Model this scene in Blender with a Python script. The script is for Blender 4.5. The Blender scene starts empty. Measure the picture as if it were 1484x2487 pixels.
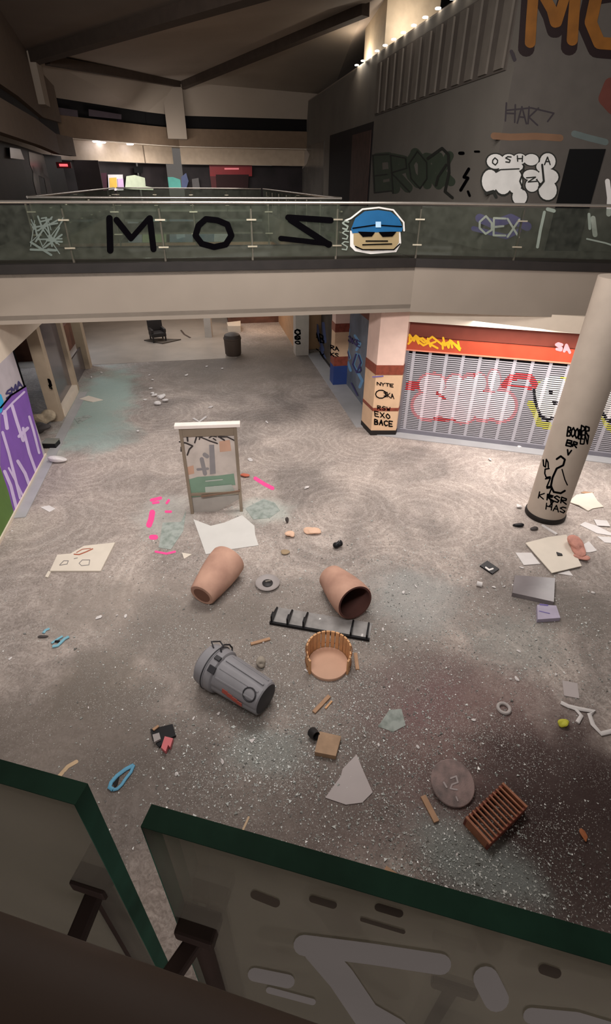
import bpy, bmesh, math, random
import numpy as np
from mathutils import Vector, Matrix
from mathutils.geometry import tessellate_polygon, delaunay_2d_cdt
rnd = random.Random(7)
PI = math.pi
scn = bpy.context.scene
COL = scn.collection

# ------------------------------------------------------------------ camera
FW, FH, FPX = 1484, 2487, 1200.0
PITCH, ROLL, CZ = math.radians(33.8), math.radians(.55), 6.6
_f = Vector((0, math.cos(PITCH), -math.sin(PITCH)))
_r0 = Vector((1, 0, 0)); _u0 = _r0.cross(_f)
_r = _r0*math.cos(ROLL) + _u0*math.sin(ROLL)
_u = _r.cross(_f)
cd = bpy.data.cameras.new('camera'); cam = bpy.data.objects.new('camera', cd); COL.objects.link(cam)
cd.sensor_fit = 'VERTICAL'; cd.sensor_height = 36; cd.sensor_width = 36
cd.lens = 36*FPX/FH; cd.clip_start = .02; cd.clip_end = 300
M = Matrix((( _r.x, _u.x, -_f.x, 0), (_r.y, _u.y, -_f.y, 0), (_r.z, _u.z, -_f.z, CZ), (0, 0, 0, 1)))
cam.matrix_world = M
scn.camera = cam
EYE = Vector((0, 0, CZ))
def ray(x, y): return (_f*FPX + _r*(x-FW/2) + _u*(FH/2-y)).normalized()
def G(x, y, z=0.0):
    d = ray(x, y); return EYE + d*((z-CZ)/d.z)
# building grid: s runs down the concourse, t across it
AN = math.radians(11.1)
CS = Vector((-math.sin(AN), math.cos(AN), 0)); CT = Vector((math.cos(AN), math.sin(AN), 0))
def T(t, s, z=0.0): return CT*t + CS*s + Vector((0, 0, z))

# ------------------------------------------------------------------ world and main lights
w = bpy.data.worlds.new('world'); scn.world = w; w.use_nodes = True
w.node_tree.nodes['Background'].inputs[0].default_value = (.80, .72, .66, 1)
w.node_tree.nodes['Background'].inputs[1].default_value = .16
vs = scn.view_settings
vs.view_transform = 'Standard'; vs.look = 'None'; vs.gamma = 1; vs.use_curve_mapping = False
vs.exposure = 0.0
scn.cycles.max_bounces = 6; scn.cycles.diffuse_bounces = 3; scn.cycles.glossy_bounces = 2; scn.cycles.transparent_max_bounces = 24
def area(name, loc, aim, sx, sy, power, col=(1, .95, .90), spread=180):
    l = bpy.data.lights.new(name, 'AREA'); l.shape = 'RECTANGLE'; l.size = sx; l.size_y = sy
    l.energy = power; l.color = col; l.spread = math.radians(spread)
    o = bpy.data.objects.new(name, l); COL.objects.link(o); o.location = loc
    o.rotation_euler = (Vector(aim)-Vector(loc)).to_track_quat('-Z', 'Y').to_euler(); return o
def point(name, loc, power, col=(1, .9, .8), r=.1):
    l = bpy.data.lights.new(name, 'POINT'); l.energy = power; l.color = col; l.shadow_soft_size = r
    o = bpy.data.objects.new(name, l); COL.objects.link(o); o.location = loc; return o
area('atrium_fill', T(1.6, 9.4, 10.6), T(1.4, 12.0, 0), 5, 3, 760)  # unseen overhead lamp, added to light the hall floor and fascia
area('ceiling_fill', T(-1, 1.5, 9.0), T(0, 25, 11.5), 5, 1.2, 1250, (1, .96, .93))  # added lamp above the camera, brightens ceiling and upper walls; no real cove
area('rear_fill', (.8, -4.5, 6.5), (.2, .3, 5.9), 3, 2, 85, (1, .95, .92))  # added fill lamp behind the camera for the near glass, no shop there
area('near_soffit_light', (0, -1.6, 3.6), (0, 1.5, 0), 7, 1, 35)
area('soffit_light_right', T(8.5, 10.6, 3.68), T(8.0, 10.0, 0), 5, 2.2, 300)
area('soffit_light_left', T(-6.6, 11.5, 3.68), T(-5.4, 11.2, 0), 1.4, 7, 150)
point('shop_glow', T(3.2, 27.5, 2.6), 110, (1, .72, .48), .3)
area('side_shop_light', T(-6.6, 23.6, 3.1), T(-4.2, 22.9, 0), 1.0, 1.0, 75, (.72, .85, 1))
area('concourse_end_light', T(0, 38, 8.2), T(0, 38, 0), 6, 3, 380)
area('under_bridge_fill', T(-.6, 17.6, 3.72), T(-.6, 18, 0), 6, 4, 120, (1, .96, .93))  # added fill, lifts the dark floor below the bridge
area('under_bridge_fill_far', T(-1, 26, 3.72), T(-1, 26, 0), 5, 4, 160, (1, .95, .9))  # second added fill, for the tiles further back

# ------------------------------------------------------------------ materials
def lin(c):
    if isinstance(c, str): c = tuple(int(c[i:i+2], 16)/255 for i in (0, 2, 4))
    return tuple((v/12.92 if v <= .04045 else ((v+.055)/1.055)**2.4) for v in c) + (1,)
MATS = {}
def mat(name, col, rough=.7, metal=0, var=.12, scale=3.0, bump=0, emit=0, spec=.3, dirt=None):
    if name in MATS: return MATS[name]
    m = bpy.data.materials.new(name); m.use_nodes = True; nt = m.node_tree; N = nt.nodes; L = nt.links
    b = N['Principled BSDF']; c = lin(col)
    b.inputs['Roughness'].default_value = rough; b.inputs['Metallic'].default_value = metal
    b.inputs['Specular IOR Level'].default_value = spec
    tc = N.new('ShaderNodeTexCoord'); no = N.new('ShaderNodeTexNoise')
    no.inputs['Scale'].default_value = scale; no.inputs['Detail'].default_value = 5
    L.new(tc.outputs['Object'], no.inputs['Vector'])
    rp = N.new('ShaderNodeValToRGB')
    d = tuple(v*(1-var) for v in c[:3])+(1,) if dirt is None else lin(dirt)
    rp.color_ramp.elements[0].position = .32; rp.color_ramp.elements[0].color = d
    rp.color_ramp.elements[1].position = .62; rp.color_ramp.elements[1].color = c
    L.new(no.outputs['Fac'], rp.inputs['Fac']); L.new(rp.outputs['Color'], b.inputs['Base Color'])
    if bump:
        bp = N.new('ShaderNodeBump'); bp.inputs['Strength'].default_value = bump; bp.inputs['Distance'].default_value = .01
        n2 = N.new('ShaderNodeTexNoise'); n2.inputs['Scale'].default_value = scale*12; L.new(tc.outputs['Object'], n2.inputs['Vector'])
        L.new(n2.outputs['Fac'], bp.inputs['Height']); L.new(bp.outputs['Normal'], b.inputs['Normal'])
    if emit:
        b.inputs['Emission Color'].default_value = c; b.inputs['Emission Strength'].default_value = emit
    MATS[name] = m; return m
def glass(name, tint, film, filmcol, filmscale=6, filmvar=.5):
    if name in MATS: return MATS[name]
    m = bpy.data.materials.new(name); m.use_nodes = True; nt = m.node_tree; N = nt.nodes; L = nt.links
    N.remove(N['Principled BSDF']); out = N['Material Output']
    tr = N.new('ShaderNodeBsdfTransparent'); tr.inputs[0].default_value = lin(tint)
    gl = N.new('ShaderNodeBsdfGlossy'); gl.inputs['Roughness'].default_value = .04
    fr = N.new('ShaderNodeFresnel'); fr.inputs[0].default_value = 1.3
    mx = N.new('ShaderNodeMixShader'); L.new(fr.outputs[0], mx.inputs[0]); L.new(tr.outputs[0], mx.inputs[1]); L.new(gl.outputs[0], mx.inputs[2])
    df = N.new('ShaderNodeBsdfDiffuse'); df.inputs[0].default_value = lin(filmcol)
    no = N.new('ShaderNodeTexNoise'); no.inputs['Scale'].default_value = filmscale; no.inputs['Detail'].default_value = 4
    tc = N.new('ShaderNodeTexCoord'); L.new(tc.outputs['Object'], no.inputs['Vector'])
    mr = N.new('ShaderNodeMapRange'); mr.inputs['From Min'].default_value = .3; mr.inputs['From Max'].default_value = .7
    mr.inputs['To Min'].default_value = film*(1-filmvar); mr.inputs['To Max'].default_value = film*(1+filmvar)
    L.new(no.outputs['Fac'], mr.inputs['Value'])
    tl = N.new('ShaderNodeBsdfTranslucent'); tl.inputs[0].default_value = lin(filmcol)
    dt = N.new('ShaderNodeMixShader'); dt.inputs[0].default_value = .5; L.new(df.outputs[0], dt.inputs[1]); L.new(tl.outputs[0], dt.inputs[2]); df = dt
    m2 = N.new('ShaderNodeMixShader'); L.new(mr.outputs[0], m2.inputs[0]); L.new(mx.outputs[0], m2.inputs[1]); L.new(df.outputs[0], m2.inputs[2])
    L.new(m2.outputs[0], out.inputs['Surface']); MATS[name] = m; return m

# ------------------------------------------------------------------ mesh helpers
class MB:
    def __init__(s): s.v = []; s.f = []; s.m = []
    def add(s, vs_, fs, mi=0):
        k = len(s.v); s.v += [tuple(v) for v in vs_]; s.f += [tuple(i+k for i in f) for f in fs]; s.m += [mi]*len(fs); return s
    def hexa(s, p, mi=0):   # p: 4 bottom, 4 top
        return s.add(p, [(3, 2, 1, 0), (4, 5, 6, 7), (0, 1, 5, 4), (1, 2, 6, 5), (2, 3, 7, 6), (3, 0, 4, 7)], mi)
    def box(s, x0, x1, y0, y1, z0, z1, mi=0):
        return s.hexa([(x0, y0, z0), (x1, y0, z0), (x1, y1, z0), (x0, y1, z0), (x0, y0, z1), (x1, y0, z1), (x1, y1, z1), (x0, y1, z1)], mi)
    def tbox(s, t0, t1, s0, s1, z0, z1, mi=0):   # box on the building grid
        return s.hexa([T(t0, s0, z0), T(t1, s0, z0), T(t1, s1, z0), T(t0, s1, z0), T(t0, s0, z1), T(t1, s0, z1), T(t1, s1, z1), T(t0, s1, z1)], mi)
    def prism(s, pts, d, mi=0):  # planar polygon pts (Vectors) extruded by vector d, any outline
        pts = [Vector(p) for p in pts]; d = Vector(d); n = len(pts)
        tri = tessellate_polygon([pts]); nv = pts+[p+d for p in pts]
        fs = [tuple(t) for t in tri]+[tuple(i+n for i in reversed(t)) for t in tri]+[(i, (i+1) % n, n+(i+1) % n, n+i) for i in range(n)]
        return s.add(nv, fs, mi)
    def bar(s, a, b, wd, ht, up=(0, 0, 1), mi=0):   # box bar from a to b
        a = Vector(a); b = Vector(b); d = (b-a).normalized(); up = Vector(up)
        x = d.cross(up)
        if x.length < 1e-4: x = d.cross(Vector((1, 0, 0)))
        x.normalize(); u = x.cross(d); x = x*wd/2; u = u*ht/2
        return s.hexa([a-x-u, a+x-u, b+x-u, b-x-u, a-x+u, a+x+u, b+x+u, b-x+u], mi)
    def tube(s, pts, r, n=10, mi=0, closed=False, rs=None):
        pts = [Vector(p) for p in pts]; k = len(pts); vs_ = []; prev = None
        for i, p in enumerate(pts):
            d = (pts[min(i+1, k-1)]-pts[max(i-1, 0)]) if not closed else (pts[(i+1) % k]-pts[i-1])
            d.normalize()
            x = d.orthogonal().normalized() if prev is None else (prev-d*prev.dot(d)).normalized()
            prev = x; y = d.cross(x); rr = rs[i] if rs else r
            vs_ += [p+(x*math.cos(2*PI*j/n)+y*math.sin(2*PI*j/n))*rr for j in range(n)]
        fs = []
        for i in range(k if closed else k-1):
            a = i*n; b = ((i+1) % k)*n
            fs += [(a+j, a+(j+1) % n, b+(j+1) % n, b+j) for j in range(n)]
        if not closed: fs += [tuple(range(n))[::-1], tuple((k-1)*n+j for j in range(n))]
        return s.add(vs_, fs, mi)
    def lathe(s, prof, n=40, mi=0, mat4=None, caps=True):
        vs_ = []
        for r, z in prof: vs_ += [Vector((r*math.cos(2*PI*j/n), r*math.sin(2*PI*j/n), z)) for j in range(n)]
        fs = [(i*n+j, i*n+(j+1) % n, (i+1)*n+(j+1) % n, (i+1)*n+j) for i in range(len(prof)-1) for j in range(n)]
        if caps and prof[0][0] > 1e-5: fs.append(tuple(range(n))[::-1])
        if caps and prof[-1][0] > 1e-5: fs.append(tuple((len(prof)-1)*n+j for j in range(n)))
        if mat4: vs_ = [mat4 @ v for v in vs_]
        return s.add(vs_, fs, mi)
    def build(s, name, m, parent=None, smooth=False, bevel=0, **tags):
        me = bpy.data.meshes.new(name); me.from_pydata(s.v, [], s.f); me.validate()
        ms = m if isinstance(m, (list, tuple)) else [m]
        for q in ms: me.materials.append(q)
        if len(ms) > 1:
            for i, p in enumerate(me.polygons): p.material_index = s.m[i]
        bm = bmesh.new(); bm.from_mesh(me)
        bmesh.ops.recalc_face_normals(bm, faces=bm.faces)
        if bevel:
            es = [e for e in bm.edges if len(e.link_faces) == 2 and e.calc_face_angle(0) > .6]
            bmesh.ops.bevel(bm, geom=es, offset=bevel, segments=2, profile=.6, affect='EDGES', clamp_overlap=True)
        bm.to_mesh(me); bm.free()
        if smooth:
            for p in me.polygons: p.use_smooth = True
            try: me.set_sharp_from_angle(angle=math.radians(40))
            except Exception: pass
        o = bpy.data.objects.new(name, me); COL.objects.link(o)
        if parent: o.parent = parent
        for k, v in tags.items(): o[k] = v
        return o
def tag(o, label, cat, group=None, kind=None):
    o['label'] = label; o['category'] = cat
    if group: o['group'] = group
    if kind: o['kind'] = kind
    return o
def thing(name, label, cat, loc=(0, 0, 0), rot=(0, 0, 0), group=None, mw=None):
    o = bpy.data.objects.new(name, None); COL.objects.link(o); o.empty_display_size = .1
    if mw is not None: o.matrix_world = mw
    else: o.location = loc; o.rotation_euler = rot
    return tag(o, label, cat, group)
def struct(o): o['kind'] = 'structure'; return o
def axis_frame(a, b, roll=0):     # frame at a with local z towards b
    a = Vector(a); d = (Vector(b)-a).normalized(); q = d.to_track_quat('Z', 'Y').to_matrix().to_4x4()
    return Matrix.Translation(a) @ q @ Matrix.Rotation(roll, 4, 'Z')

# ------------------------------------------------------------------ paint: 2-D strokes and fills laid on a real surface
def on_plane(p, n):
    p = Vector(p); n = Vector(n).normalized()
    if n.dot(EYE-p) < 0: n = -n
    def f(x, y, off=0):
        d = ray(x, y); return EYE + d*((p-EYE).dot(n)/d.dot(n)) + n*off
    return f
def on_cyl(c, r):
    def f(x, y, off=0):
        d = ray(x, y); dx, dy = d.x, d.y; ox, oy = EYE.x-c[0], EYE.y-c[1]
        A = dx*dx+dy*dy; B = ox*dx+oy*dy; Cc = ox*ox+oy*oy-(r+off)**2; q = max(B*B-A*Cc, 0)
        return EYE + d*((-B-math.sqrt(q))/A)
    return f
def tplane(t): return on_plane(T(t, 0, 0), CT)
def splane(s): return on_plane(T(0, s, 0), CS)
FLOORP = on_plane((0, 0, 0), (0, 0, 1))
def paint(name, fm, shapes, m, parent, off=.004, label=None, step=40):
    V = []; F = []
    def poly(ps):
        k = len(V); V.extend(Vector(p) for p in ps); F.append(list(range(k, k+len(ps))))
    for sh in shapes:
        if sh[0] == 'f': poly(sh[1]); continue
        P, wd = sh[1], sh[2]/2; nn_ = 14 if wd > 4 else 8
        for i, (x, y) in enumerate(P):
            poly([(x+wd*math.cos((j+.5)*2*PI/nn_), y+wd*math.sin((j+.5)*2*PI/nn_)) for j in range(nn_)])
            if i+1 < len(P):
                x2, y2 = P[i+1]; L = math.hypot(x2-x, y2-y)
                if L < 1e-6: continue
                nx, ny = -(y2-y)/L*wd, (x2-x)/L*wd; q = max(1, int(L/step))
                for j in range(q):
                    a0, b0, a1, b1 = x+(x2-x)*j/q, y+(y2-y)*j/q, x+(x2-x)*(j+1)/q, y+(y2-y)*(j+1)/q
                    poly([(a0+nx, b0+ny), (a0-nx, b0-ny), (a1-nx, b1-ny), (a1+nx, b1+ny)])
    ov, _, of, _a, _b, og = delaunay_2d_cdt(V, [], F, 1, 1e-4)      # one single layer of paint
    mb = MB().add([fm(p.x, p.y, off) for p in ov], [tuple(f) for f, g_ in zip(of, og) if g_])
    o = mb.build(name, m, parent)
    if label: o['label'] = label
    return o
FONT = {  # unit strokes, y down
 'A': [[(0, 1), (.5, 0), (1, 1)], [(.2, .62), (.8, .62)]], 'B': [[(0, 1), (0, 0), (.8, .1), (.8, .4), (0, .5), (.95, .6), (.9, .95), (0, 1)]],
 'C': [[(1, .15), (.5, 0), (0, .3), (0, .7), (.5, 1), (1, .85)]], 'E': [[(1, 0), (0, 0), (0, 1), (1, 1)], [(0, .5), (.8, .5)]],
 'F': [[(1, 0), (0, 0), (0, 1)], [(0, .5), (.8, .5)]], 'G': [[(1, .1), (.4, 0), (0, .5), (.4, 1), (1, .9), (1, .5), (.6, .5)]],
 'H': [[(0, 0), (0, 1)], [(1, 0), (1, 1)], [(0, .5), (1, .5)]], 'I': [[(.5, 0), (.5, 1)]], 'K': [[(0, 0), (0, 1)], [(1, 0), (0, .55), (1, 1)]],
 'L': [[(0, 0), (0, 1), (1, 1)]], 'M': [[(0, 1), (.1, 0), (.5, .7), (.9, 0), (1, 1)]], 'N': [[(0, 1), (0, 0), (1, 1), (1, 0)]],
 'O': [[(.5, 0), (0, .3), (0, .7), (.5, 1), (1, .7), (1, .3), (.5, 0)]], 'P': [[(0, 1), (0, 0), (.9, .1), (.9, .45), (0, .55)]],
 'R': [[(0, 1), (0, 0), (.9, .1), (.9, .4), (0, .5), (1, 1)]], 'S': [[(1, .1), (.4, 0), (0, .25), (.9, .65), (.7, 1), (0, .9)]],
 'T': [[(0, 0), (1, 0)], [(.5, 0), (.5, 1)]], 'U': [[(0, 0), (0, .8), (.5, 1), (1, .8), (1, 0)]], 'V': [[(0, 0), (.5, 1), (1, 0)]],
 'W': [[(0, 0), (.25, 1), (.5, .4), (.75, 1), (1, 0)]], 'X': [[(0, 0), (1, 1)], [(1, 0), (0, 1)]], 'Y': [[(0, 0), (.5, .5), (1, 0)], [(.5, .5), (.5, 1)]],
 'Z': [[(0, 0), (1, 0), (0, 1), (1, 1)]], '-': [[(0, .5), (1, .5)]], '.': [[(.4, .95), (.6, 1)]]}
def write(text, x0, y0, right, down, gap=.35, wd=4, jit=.05):
    """strokes of a word: right / down are the pixel vectors of one letter box"""
    out = []; r = random.Random(text)
    for i, ch in enumerate(text):
        if ch == ' ': continue
        ox = x0+right[0]*i*(1+gap); oy = y0+right[1]*i*(1+gap)
        for st in FONT[ch]:
            out.append(('s', [(ox+right[0]*(a+r.uniform(-jit, jit))+down[0]*b, oy+right[1]*a+down[1]*(b+r.uniform(-jit, jit))) for a, b in st], wd))
    return out
def fat(shapes, add): return [(s[0], s[1], s[2]+add) for s in shapes if s[0] == 's']

black = mat('black_paint', '080709', .9, spec=0); white_p = mat('white_paint', 'e8e2de', .6); pink_p = mat('pink_paint', 'e88f96', .6)
red_p = mat('red_paint', 'cf3338', .6); hot = mat('hot_pink_paint', 'ff4f96', .6); yel = mat('yellow_paint', 'e8b021', .6)
orange_p = mat('orange_paint', 'c9752e', .6); purple = mat('purple_paint', '8257b0', .55, var=.1); lilac = mat('lilac_paint', 'd6c2ea', .6)
blue_p = mat('blue_paint', '185684', .5); teal_p = mat('teal_paint', '5fb0a4', .6); green_p = mat('green_paint', '5a7a3a', .6)
dkgreen = mat('dark_green_paint', '3a4336', .7); violet = mat('violet_paint', '6a5d99', .6); skin_p = mat('tan_paint', '998663', .6)

# ================================================================== SHELL
def floor_material():
    m = bpy.data.materials.new('swirl_carpet'); m.use_nodes = True; nt = m.node_tree; N = nt.nodes; L = nt.links
    b = N['Principled BSDF']; b.inputs['Roughness'].default_value = .8; b.inputs['Specular IOR Level'].default_value = .25
    tc = N.new('ShaderNodeTexCoord'); P = tc.outputs['Object']
    def noise(sc, det=4, dist=0, src=P):
        n = N.new('ShaderNodeTexNoise'); n.inputs['Scale'].default_value = sc; n.inputs['Detail'].default_value = det
        n.inputs['Distortion'].default_value = dist; L.new(src, n.inputs['Vector']); return n
    def ramp(src, a, ca, c, cc):
        r = N.new('ShaderNodeValToRGB'); e = r.color_ramp.elements
        e[0].position = a; e[0].color = ca; e[1].position = c; e[1].color = cc; L.new(src, r.inputs['Fac']); return r
    def mix(fac, a, bb, mode='MIX'):
        x = N.new('ShaderNodeMix'); x.data_type = 'RGBA'; x.blend_type = mode
        for sock, val in ((x.inputs[0], fac), (x.inputs[6], a), (x.inputs[7], bb)):
            if hasattr(val, 'is_output') or hasattr(val, 'links'): L.new(val, sock)
            else: sock.default_value = val
        return x.outputs[2]
    n1 = noise(.5, 6, .6); base = ramp(n1.outputs['Fac'], .34, lin('8e8580'), .66, lin('c0b3ab')).outputs[0]
    # concentric combed arcs of the carpet pattern: rings round scattered centres
    vo = N.new('ShaderNodeTexVoronoi'); vo.inputs['Scale'].default_value = .42; L.new(P, vo.inputs['Vector'])
    mu = N.new('ShaderNodeMath'); mu.operation = 'MULTIPLY'; mu.inputs[1].default_value = 75; L.new(vo.outputs['Distance'], mu.inputs[0])
    wob = noise(2.2, 3); m3 = N.new('ShaderNodeMath'); m3.operation = 'MULTIPLY_ADD'; m3.inputs[1].default_value = 9
    L.new(wob.outputs['Fac'], m3.inputs[0]); L.new(mu.outputs[0], m3.inputs[2])
    sn = N.new('ShaderNodeMath'); sn.operation = 'SINE'; L.new(m3.outputs[0], sn.inputs[0])
    rr = ramp(sn.outputs[0], 0, (.84, .83, .82, 1), 1, (1.08, 1.08, 1.08, 1))
    rr.color_ramp.elements[0].position = .2
    c = mix(.6, base, rr.outputs[0], 'MULTIPLY')
    streak = noise(11, 7, 2.2); c = mix(.8, c, ramp(streak.outputs['Fac'], .38, (.68, .66, .65, 1), .62, (1.12, 1.12, 1.12, 1)).outputs[0], 'MULTIPLY')
    fine = noise(38, 3); 
    edge = noise(1.6, 5)
    def blob(center, rx, ry, rot, col, amt, c, wob=.9):
        mp = N.new('ShaderNodeMapping'); mp.vector_type = 'TEXTURE'
        mp.inputs['Location'].default_value = (center[0], center[1], 0); mp.inputs['Rotation'].default_value = (0, 0, rot)
        mp.inputs['Scale'].default_value = (rx, ry, 1); L.new(P, mp.inputs['Vector'])
        ln = N.new('ShaderNodeVectorMath'); ln.operation = 'LENGTH'; L.new(mp.outputs[0], ln.inputs[0])
        ad = N.new('ShaderNodeMath'); ad.operation = 'MULTIPLY_ADD'; ad.inputs[1].default_value = wob
        L.new(edge.outputs['Fac'], ad.inputs[0]); L.new(ln.outputs['Value'], ad.inputs[2])
        mr = N.new('ShaderNodeMapRange'); mr.interpolation_type = 'SMOOTHSTEP'
        mr.inputs['From Min'].default_value = 1+wob*.5; mr.inputs['From Max'].default_value = .35+wob*.5
        mr.inputs['To Min'].default_value = 0; mr.inputs['To Max'].default_value = amt
        L.new(ad.outputs[0], mr.inputs['Value'])
        return mix(mr.outputs[0], c, lin(col))
    g = lambda x, y: G(x, y)[:2]
    c = blob(g(590, 880), 6.5, 5.5, AN, '6e655e', .8, c, .5)         # darker grey area below the bridge
    c = blob(g(250, 970), 1.5, 5.0, AN, '97aaa3', .85, c)             # pale teal extinguisher powder
    c = blob(g(240, 1060), 1.6, 1.6, AN, '9db3ae', .5, c)
    c = blob(g(1150, 1800), 2.2, 2.2, .3, '6a4e4c', .75, c)          # maroon border carpet
    c = blob(g(1360, 1900), 1.9, 1.3, .2, '453735', .8, c)
    c = blob(g(1430, 2050), 2.6, 1.6, .2, '3a2b29', .9, c)
    c = blob(g(980, 1680), 1.5, 1.0, .3, '75595a', .75, c)
    c = blob(g(880, 1950), 1.6, .9, .3, '6a5352', .6, c)
    c = blob(g(250, 1650), 1.2, .9, .5, '6f665a', .6, c)
    c = blob(g(560, 1500), 1.0, .6, .2, '6b6258', .6, c)
    c = blob(g(1180, 1480), 1.5, .9, .2, '756d68', .6, c)
    c = blob(g(150, 1800), 2.6, 1.6, 0, '6a615a', .75, c)
    c = blob(g(620, 1900), 3.2, 1.5, 0, '665d58', .7, c)
    c = blob(g(330, 1480), 2.4, 1.4, 0, '8d837b', .6, c)
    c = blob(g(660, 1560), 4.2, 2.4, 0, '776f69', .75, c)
    c = blob(g(1150, 2080), 1.1, .5, -.5, '7f8582', .75, c)          # drifts of crushed glass dust
    c = blob(g(1000, 1450), 1.2, 1.3, .2, '9a9b99', .6, c)
    c = blob(g(1260, 1560), 1.2, .8, .2, '80837f', .5, c)
    c = blob(g(650, 1820), .8, .5, .2, '8b8f8b', .6, c)
    c = blob(g(640, 1240), 1.0, .7, 0, 'b7bdb6', .6, c)
    c = blob(g(400, 1250), .9, 1.2, 0, 'b3b2ad', .5, c)
    c = blob(g(1420, 1500), 1.2, 1.2, 0, '6d6660', .6, c)
    # specks of grit
    vs2 = N.new('ShaderNodeTexVoronoi'); vs2.inputs['Scale'].default_value = 34; L.new(P, vs2.inputs['Vector'])
    gr = ramp(vs2.outputs['Distance'], .12, (1, 1, 1, 1), .26, (0, 0, 0, 1))
    dens = ramp(noise(1.1, 4).outputs['Fac'], .45, (0, 0, 0, 1), .6, (1, 1, 1, 1))
    mm = N.new('ShaderNodeMath'); mm.operation = 'MULTIPLY'; L.new(gr.outputs[0], mm.inputs[0]); L.new(dens.outputs[0], mm.inputs[1])
    m4 = N.new('ShaderNodeMath'); m4.operation = 'MULTIPLY'; m4.inputs[1].default_value = .8; L.new(mm.outputs[0], m4.inputs[0])
    c = mix(m4.outputs[0], c, lin('c4c2bd'))
    # broad field of larger chips round the centre of the hall, some pale and some dark
    for sc_, cl_, am_, e0, e1 in ((15, 'b9b5af', .7, .10, .2), (21, '3d3835', .5, .08, .17), (52, 'cfccc7', .7, .14, .3)):
        v_ = N.new('ShaderNodeTexVoronoi'); v_.inputs['Scale'].default_value = sc_; v_.inputs['Randomness'].default_value = 1; L.new(P, v_.inputs['Vector'])
        gg = ramp(v_.outputs['Distance'], e0, (1, 1, 1, 1), e1, (0, 0, 0, 1))
        c0 = c; cc = mix(gg.outputs[0], c, lin(cl_))
        mp = N.new('ShaderNodeMapping'); mp.vector_type = 'TEXTURE'; gx, gy = g(830, 1640)
        mp.inputs['Location'].default_value = (gx, gy, 0); mp.inputs['Scale'].default_value = (4.2, 3.2, 1); L.new(P, mp.inputs['Vector'])
        ln = N.new('ShaderNodeVectorMath'); ln.operation = 'LENGTH'; L.new(mp.outputs[0], ln.inputs[0])
        ad = N.new('ShaderNodeMath'); ad.operation = 'MULTIPLY_ADD'; ad.inputs[1].default_value = 2.2; L.new(edge.outputs['Fac'], ad.inputs[0]); L.new(ln.outputs['Value'], ad.inputs[2])
        mr = N.new('ShaderNodeMapRange'); mr.inputs['From Min'].default_value = 2.2; mr.inputs['From Max'].default_value = 1.3; mr.inputs['To Min'].default_value = 0; mr.inputs['To Max'].default_value = am_
        L.new(ad.outputs[0], mr.inputs['Value']); c = mix(mr.outputs[0], c0, cc)
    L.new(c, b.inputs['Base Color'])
    bp = N.new('ShaderNodeBump'); bp.inputs['Strength'].default_value = .35; bp.inputs['Distance'].default_value = .02
    L.new(fine.outputs['Fac'], bp.inputs['Height']); L.new(bp.outputs[0], b.inputs['Normal'])
    return m
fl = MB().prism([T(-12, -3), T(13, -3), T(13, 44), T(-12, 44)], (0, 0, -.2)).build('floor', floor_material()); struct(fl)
tile = mat('pale_floor_tile', 'a1958b', .3, var=.15, scale=1.2)
MB().tbox(-9, 1.2, 22.4, 44, .001, .006).build('floor_tile', tile, fl, label='smooth paler tiled floor past the carpet')
curbm = mat('grey_terrazzo_strip', 'a5a3a4', .45, var=.1, scale=2)
MB().tbox(4.42, 5.2, 14.2, 22.6, .0, .02).build('border_strip', curbm, fl)
sA, sB = G(968, 1050), G(1484, 1112); sd = (sB-sA).normalized(); sn = Vector((sd.y, -sd.x, 0)).normalized()  # shutter line, sn points to the room
if sn.dot(-sA) < 0: sn = -sn
q = [sA-sd*.75+sn*.02, sA+sn*.42-sd*.75, sB+sd*6+sn*.42, sB+sd*6+sn*.02]
MB().prism(q, (0, 0, .02)).build('border_strip', curbm, fl)
MB().tbox(-4.88, -4.6, 10.6, 19, 0, .02).build('border_strip', curbm, fl)

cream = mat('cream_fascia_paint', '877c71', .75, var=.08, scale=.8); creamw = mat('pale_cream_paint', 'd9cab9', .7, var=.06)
greyw = mat('dark_grey_wall_paint', '6c665f', .8, var=.12, scale=.7); darkm = mat('dark_interior', '1d1719', .8)
brown = mat('brown_ceiling_paint', '978a7f', .85, var=.12, scale=.4); rimm = mat('dark_rim_paint', '221d1b', .6, var=.3, scale=2.5)
uppf = mat('upper_floor_carpet', '59524b', .85, var=.2, scale=3); steel = mat('satin_steel', 'b9b2aa', .3, .85, var=.1)
tan_w = mat('tan_shopfront_paint', 'ab9883', .7, var=.1)

# upper slabs (top z 5), soffit z 3.76
K1, K2, K3 = T(-12, 13.2), T(5.3, 13.0), T(9.8, 11.5)
K4 = K3+(K3-K2)*1.2
bridge = thing('footbridge', 'cream sided footbridge with a dark rim crossing above the lower concourse', 'bridge')
up = Vector((0, 0, 1))
MB().prism([K1, K2, T(5.3, 16.6), T(-12, 16.6)], (0, 0, .25)).build('deck', uppf, bridge).location.z = 4.75
def wallstrip(mb, a, b, z0, z1, th, mi=0):
    a = Vector(a); b = Vector(b); d = (b-a).normalized(); n = Vector((-d.y, d.x, 0))*th
    return mb.hexa([(*p[:2], z) for z in (z0, z1) for p in (a, b, b+n, a+n)], mi)
mb = MB()
for a, b in ((K1, K2), (K2, K3), (K3, K4)): wallstrip(mb, a, b, 3.76, 4.83, .25)
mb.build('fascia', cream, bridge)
mb = MB()
for a, b in ((K1, K2), (K2, K3), (K3, K4)):
    n = Vector(((b-a).y, -(b-a).x, 0)).normalized()*.04; wallstrip(mb, a+n, b+n, 4.83, 5.02, .2)
mb.build('rim', rimm, bridge)
mb = MB(); wallstrip(mb, T(-4.3, 16.62), T(4.3, 16.62), 3.76, 5.02, -.2); mb.build('back_rim', rimm, bridge)
MB().prism([K1+up*3.85, K2+up*3.85, T(5.3, 16.4, 3.85), T(-12, 16.4, 3.85)], (0, 0, .1)).build('soffit', cream, bridge)

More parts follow.
